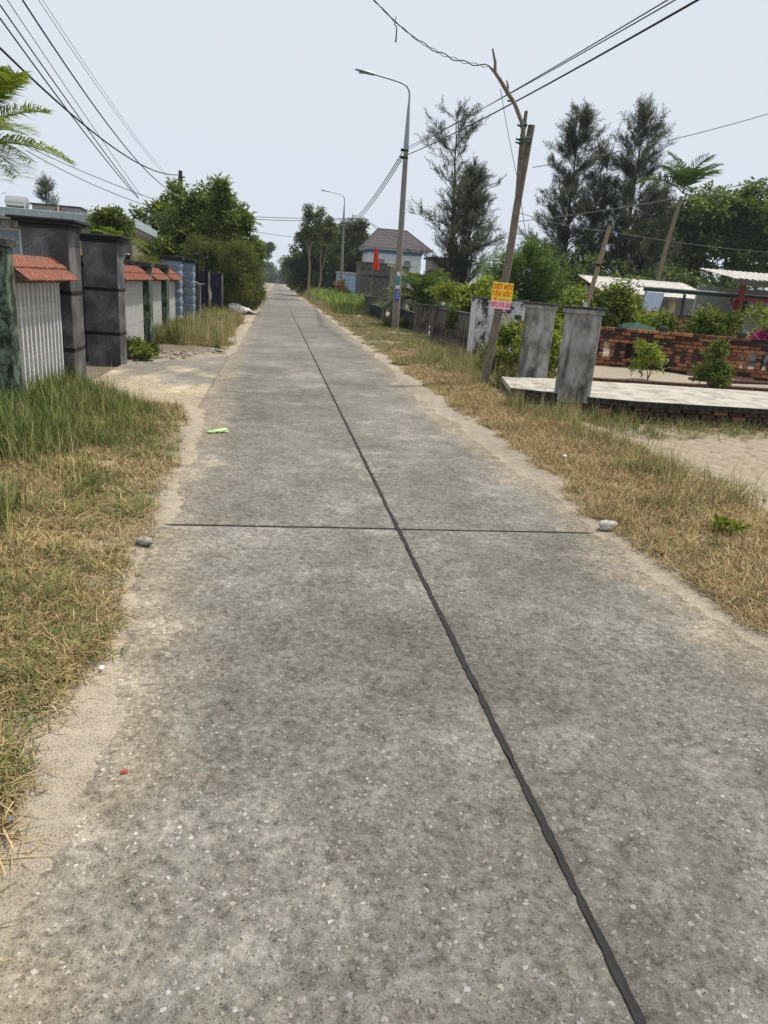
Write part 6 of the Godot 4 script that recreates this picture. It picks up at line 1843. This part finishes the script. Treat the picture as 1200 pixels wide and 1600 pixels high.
	# rubble strip left of the lane beyond the apron
	for i in 60:
		var u := rng.randf()
		var p := Vector3(lerpf(-2.35, -1.1, u) + rr(-0.1, 0.1), 0.025, lerpf(-13.2, -16.2, u) + rr(-2.2, 0.1) * (1.0 - 0.7 * u))
		var o := part("rubble_piece", pebble(Vector3(rr(0.02, 0.08), rr(0.01, 0.028), rr(0.02, 0.06)), i + 20), M.brick[1] if i == 7 else (M.concrete if i % 3 else M.plaster), self)
		o.position = p; o.rotation.y = rng.randf() * TAU
		tag(o, "red brick fragment among the rubble beside the apron" if i == 7 else "small grey rubble piece on the bare strip beyond the apron", "rubble", "rubble beyond the apron")

# ---------------------------------------------------------------- scene
func _ready() -> void:
	rng.seed = 2024
	noise.seed = 9
	noise.frequency = 0.03
	noise.fractal_octaves = 3
	# camera: eye height 1.58 m, pitched down, rolled about four degrees
	var cam := Camera3D.new()
	cam.projection = Camera3D.PROJECTION_PERSPECTIVE
	cam.fov = 70.59
	cam.near = 0.05
	cam.far = 4000.0
	cam.transform = Transform3D(Basis(Vector3(0.98742, 0.06997, 0.14179), Vector3(-0.02404, 0.95277, -0.30276), Vector3(-0.15627, 0.29554, 0.94246)).orthonormalized(), Vector3(0, 1.58, 0))
	add_child(cam)
	cam.current = true
	# hazy sky
	var env := Environment.new()
	env.background_mode = Environment.BG_SKY
	var sm := ProceduralSkyMaterial.new()
	sm.sky_top_color = Color(0.875, 0.90, 0.94)
	sm.sky_horizon_color = Color(0.86, 0.90, 0.942)
	sm.sky_curve = 0.12
	sm.ground_horizon_color = Color(0.80, 0.84, 0.88)
	sm.ground_bottom_color = Color(0.45, 0.42, 0.36)
	var sky := Sky.new()
	sky.sky_material = sm
	env.sky = sky
	env.tonemap_mode = Environment.TONE_MAPPER_LINEAR
	env.tonemap_exposure = 1.0
	env.sdfgi_enabled = true
	env.ssao_enabled = true
	env.ssil_enabled = true
	env.fog_enabled = true
	env.fog_density = 0.0004
	env.fog_light_color = Color(0.84, 0.89, 0.95)
	var we := WorldEnvironment.new()
	we.environment = env
	add_child(we)
	# high sun ahead of the camera, softened by haze
	var sun := DirectionalLight3D.new()
	sun.light_color = Color(1.0, 0.96, 0.90)
	sun.light_energy = 1.6
	sun.light_angular_distance = 2.5
	sun.shadow_enabled = true
	add_child(sun)
	sun.look_at_from_position(Vector3(0.44, 1.0, -0.10), Vector3.ZERO, Vector3.UP)
	make_materials()
	build_ground()
	build_road()
	build_yard()
	build_driveway()
	sprigs.broad = sprig(13, 0.26, 0.11, 0.22, 1)
	sprigs.long = sprig(9, 0.30, 0.085, 0.16, 2, 0.4)
	sprigs.thin = sprig(20, 0.17, 0.035, 0.18, 3, 0.25)
	sprigs.fine = sprig(16, 0.13, 0.06, 0.15, 4)
	sprigs.tiny = sprig(9, 0.05, 0.028, 0.03, 5)
	sprigs.needle = needle_spray()
	build_left()
	build_right()
	build_left_plants()
	build_right_plants()
	build_grass()
	build_wires()
	build_litter()
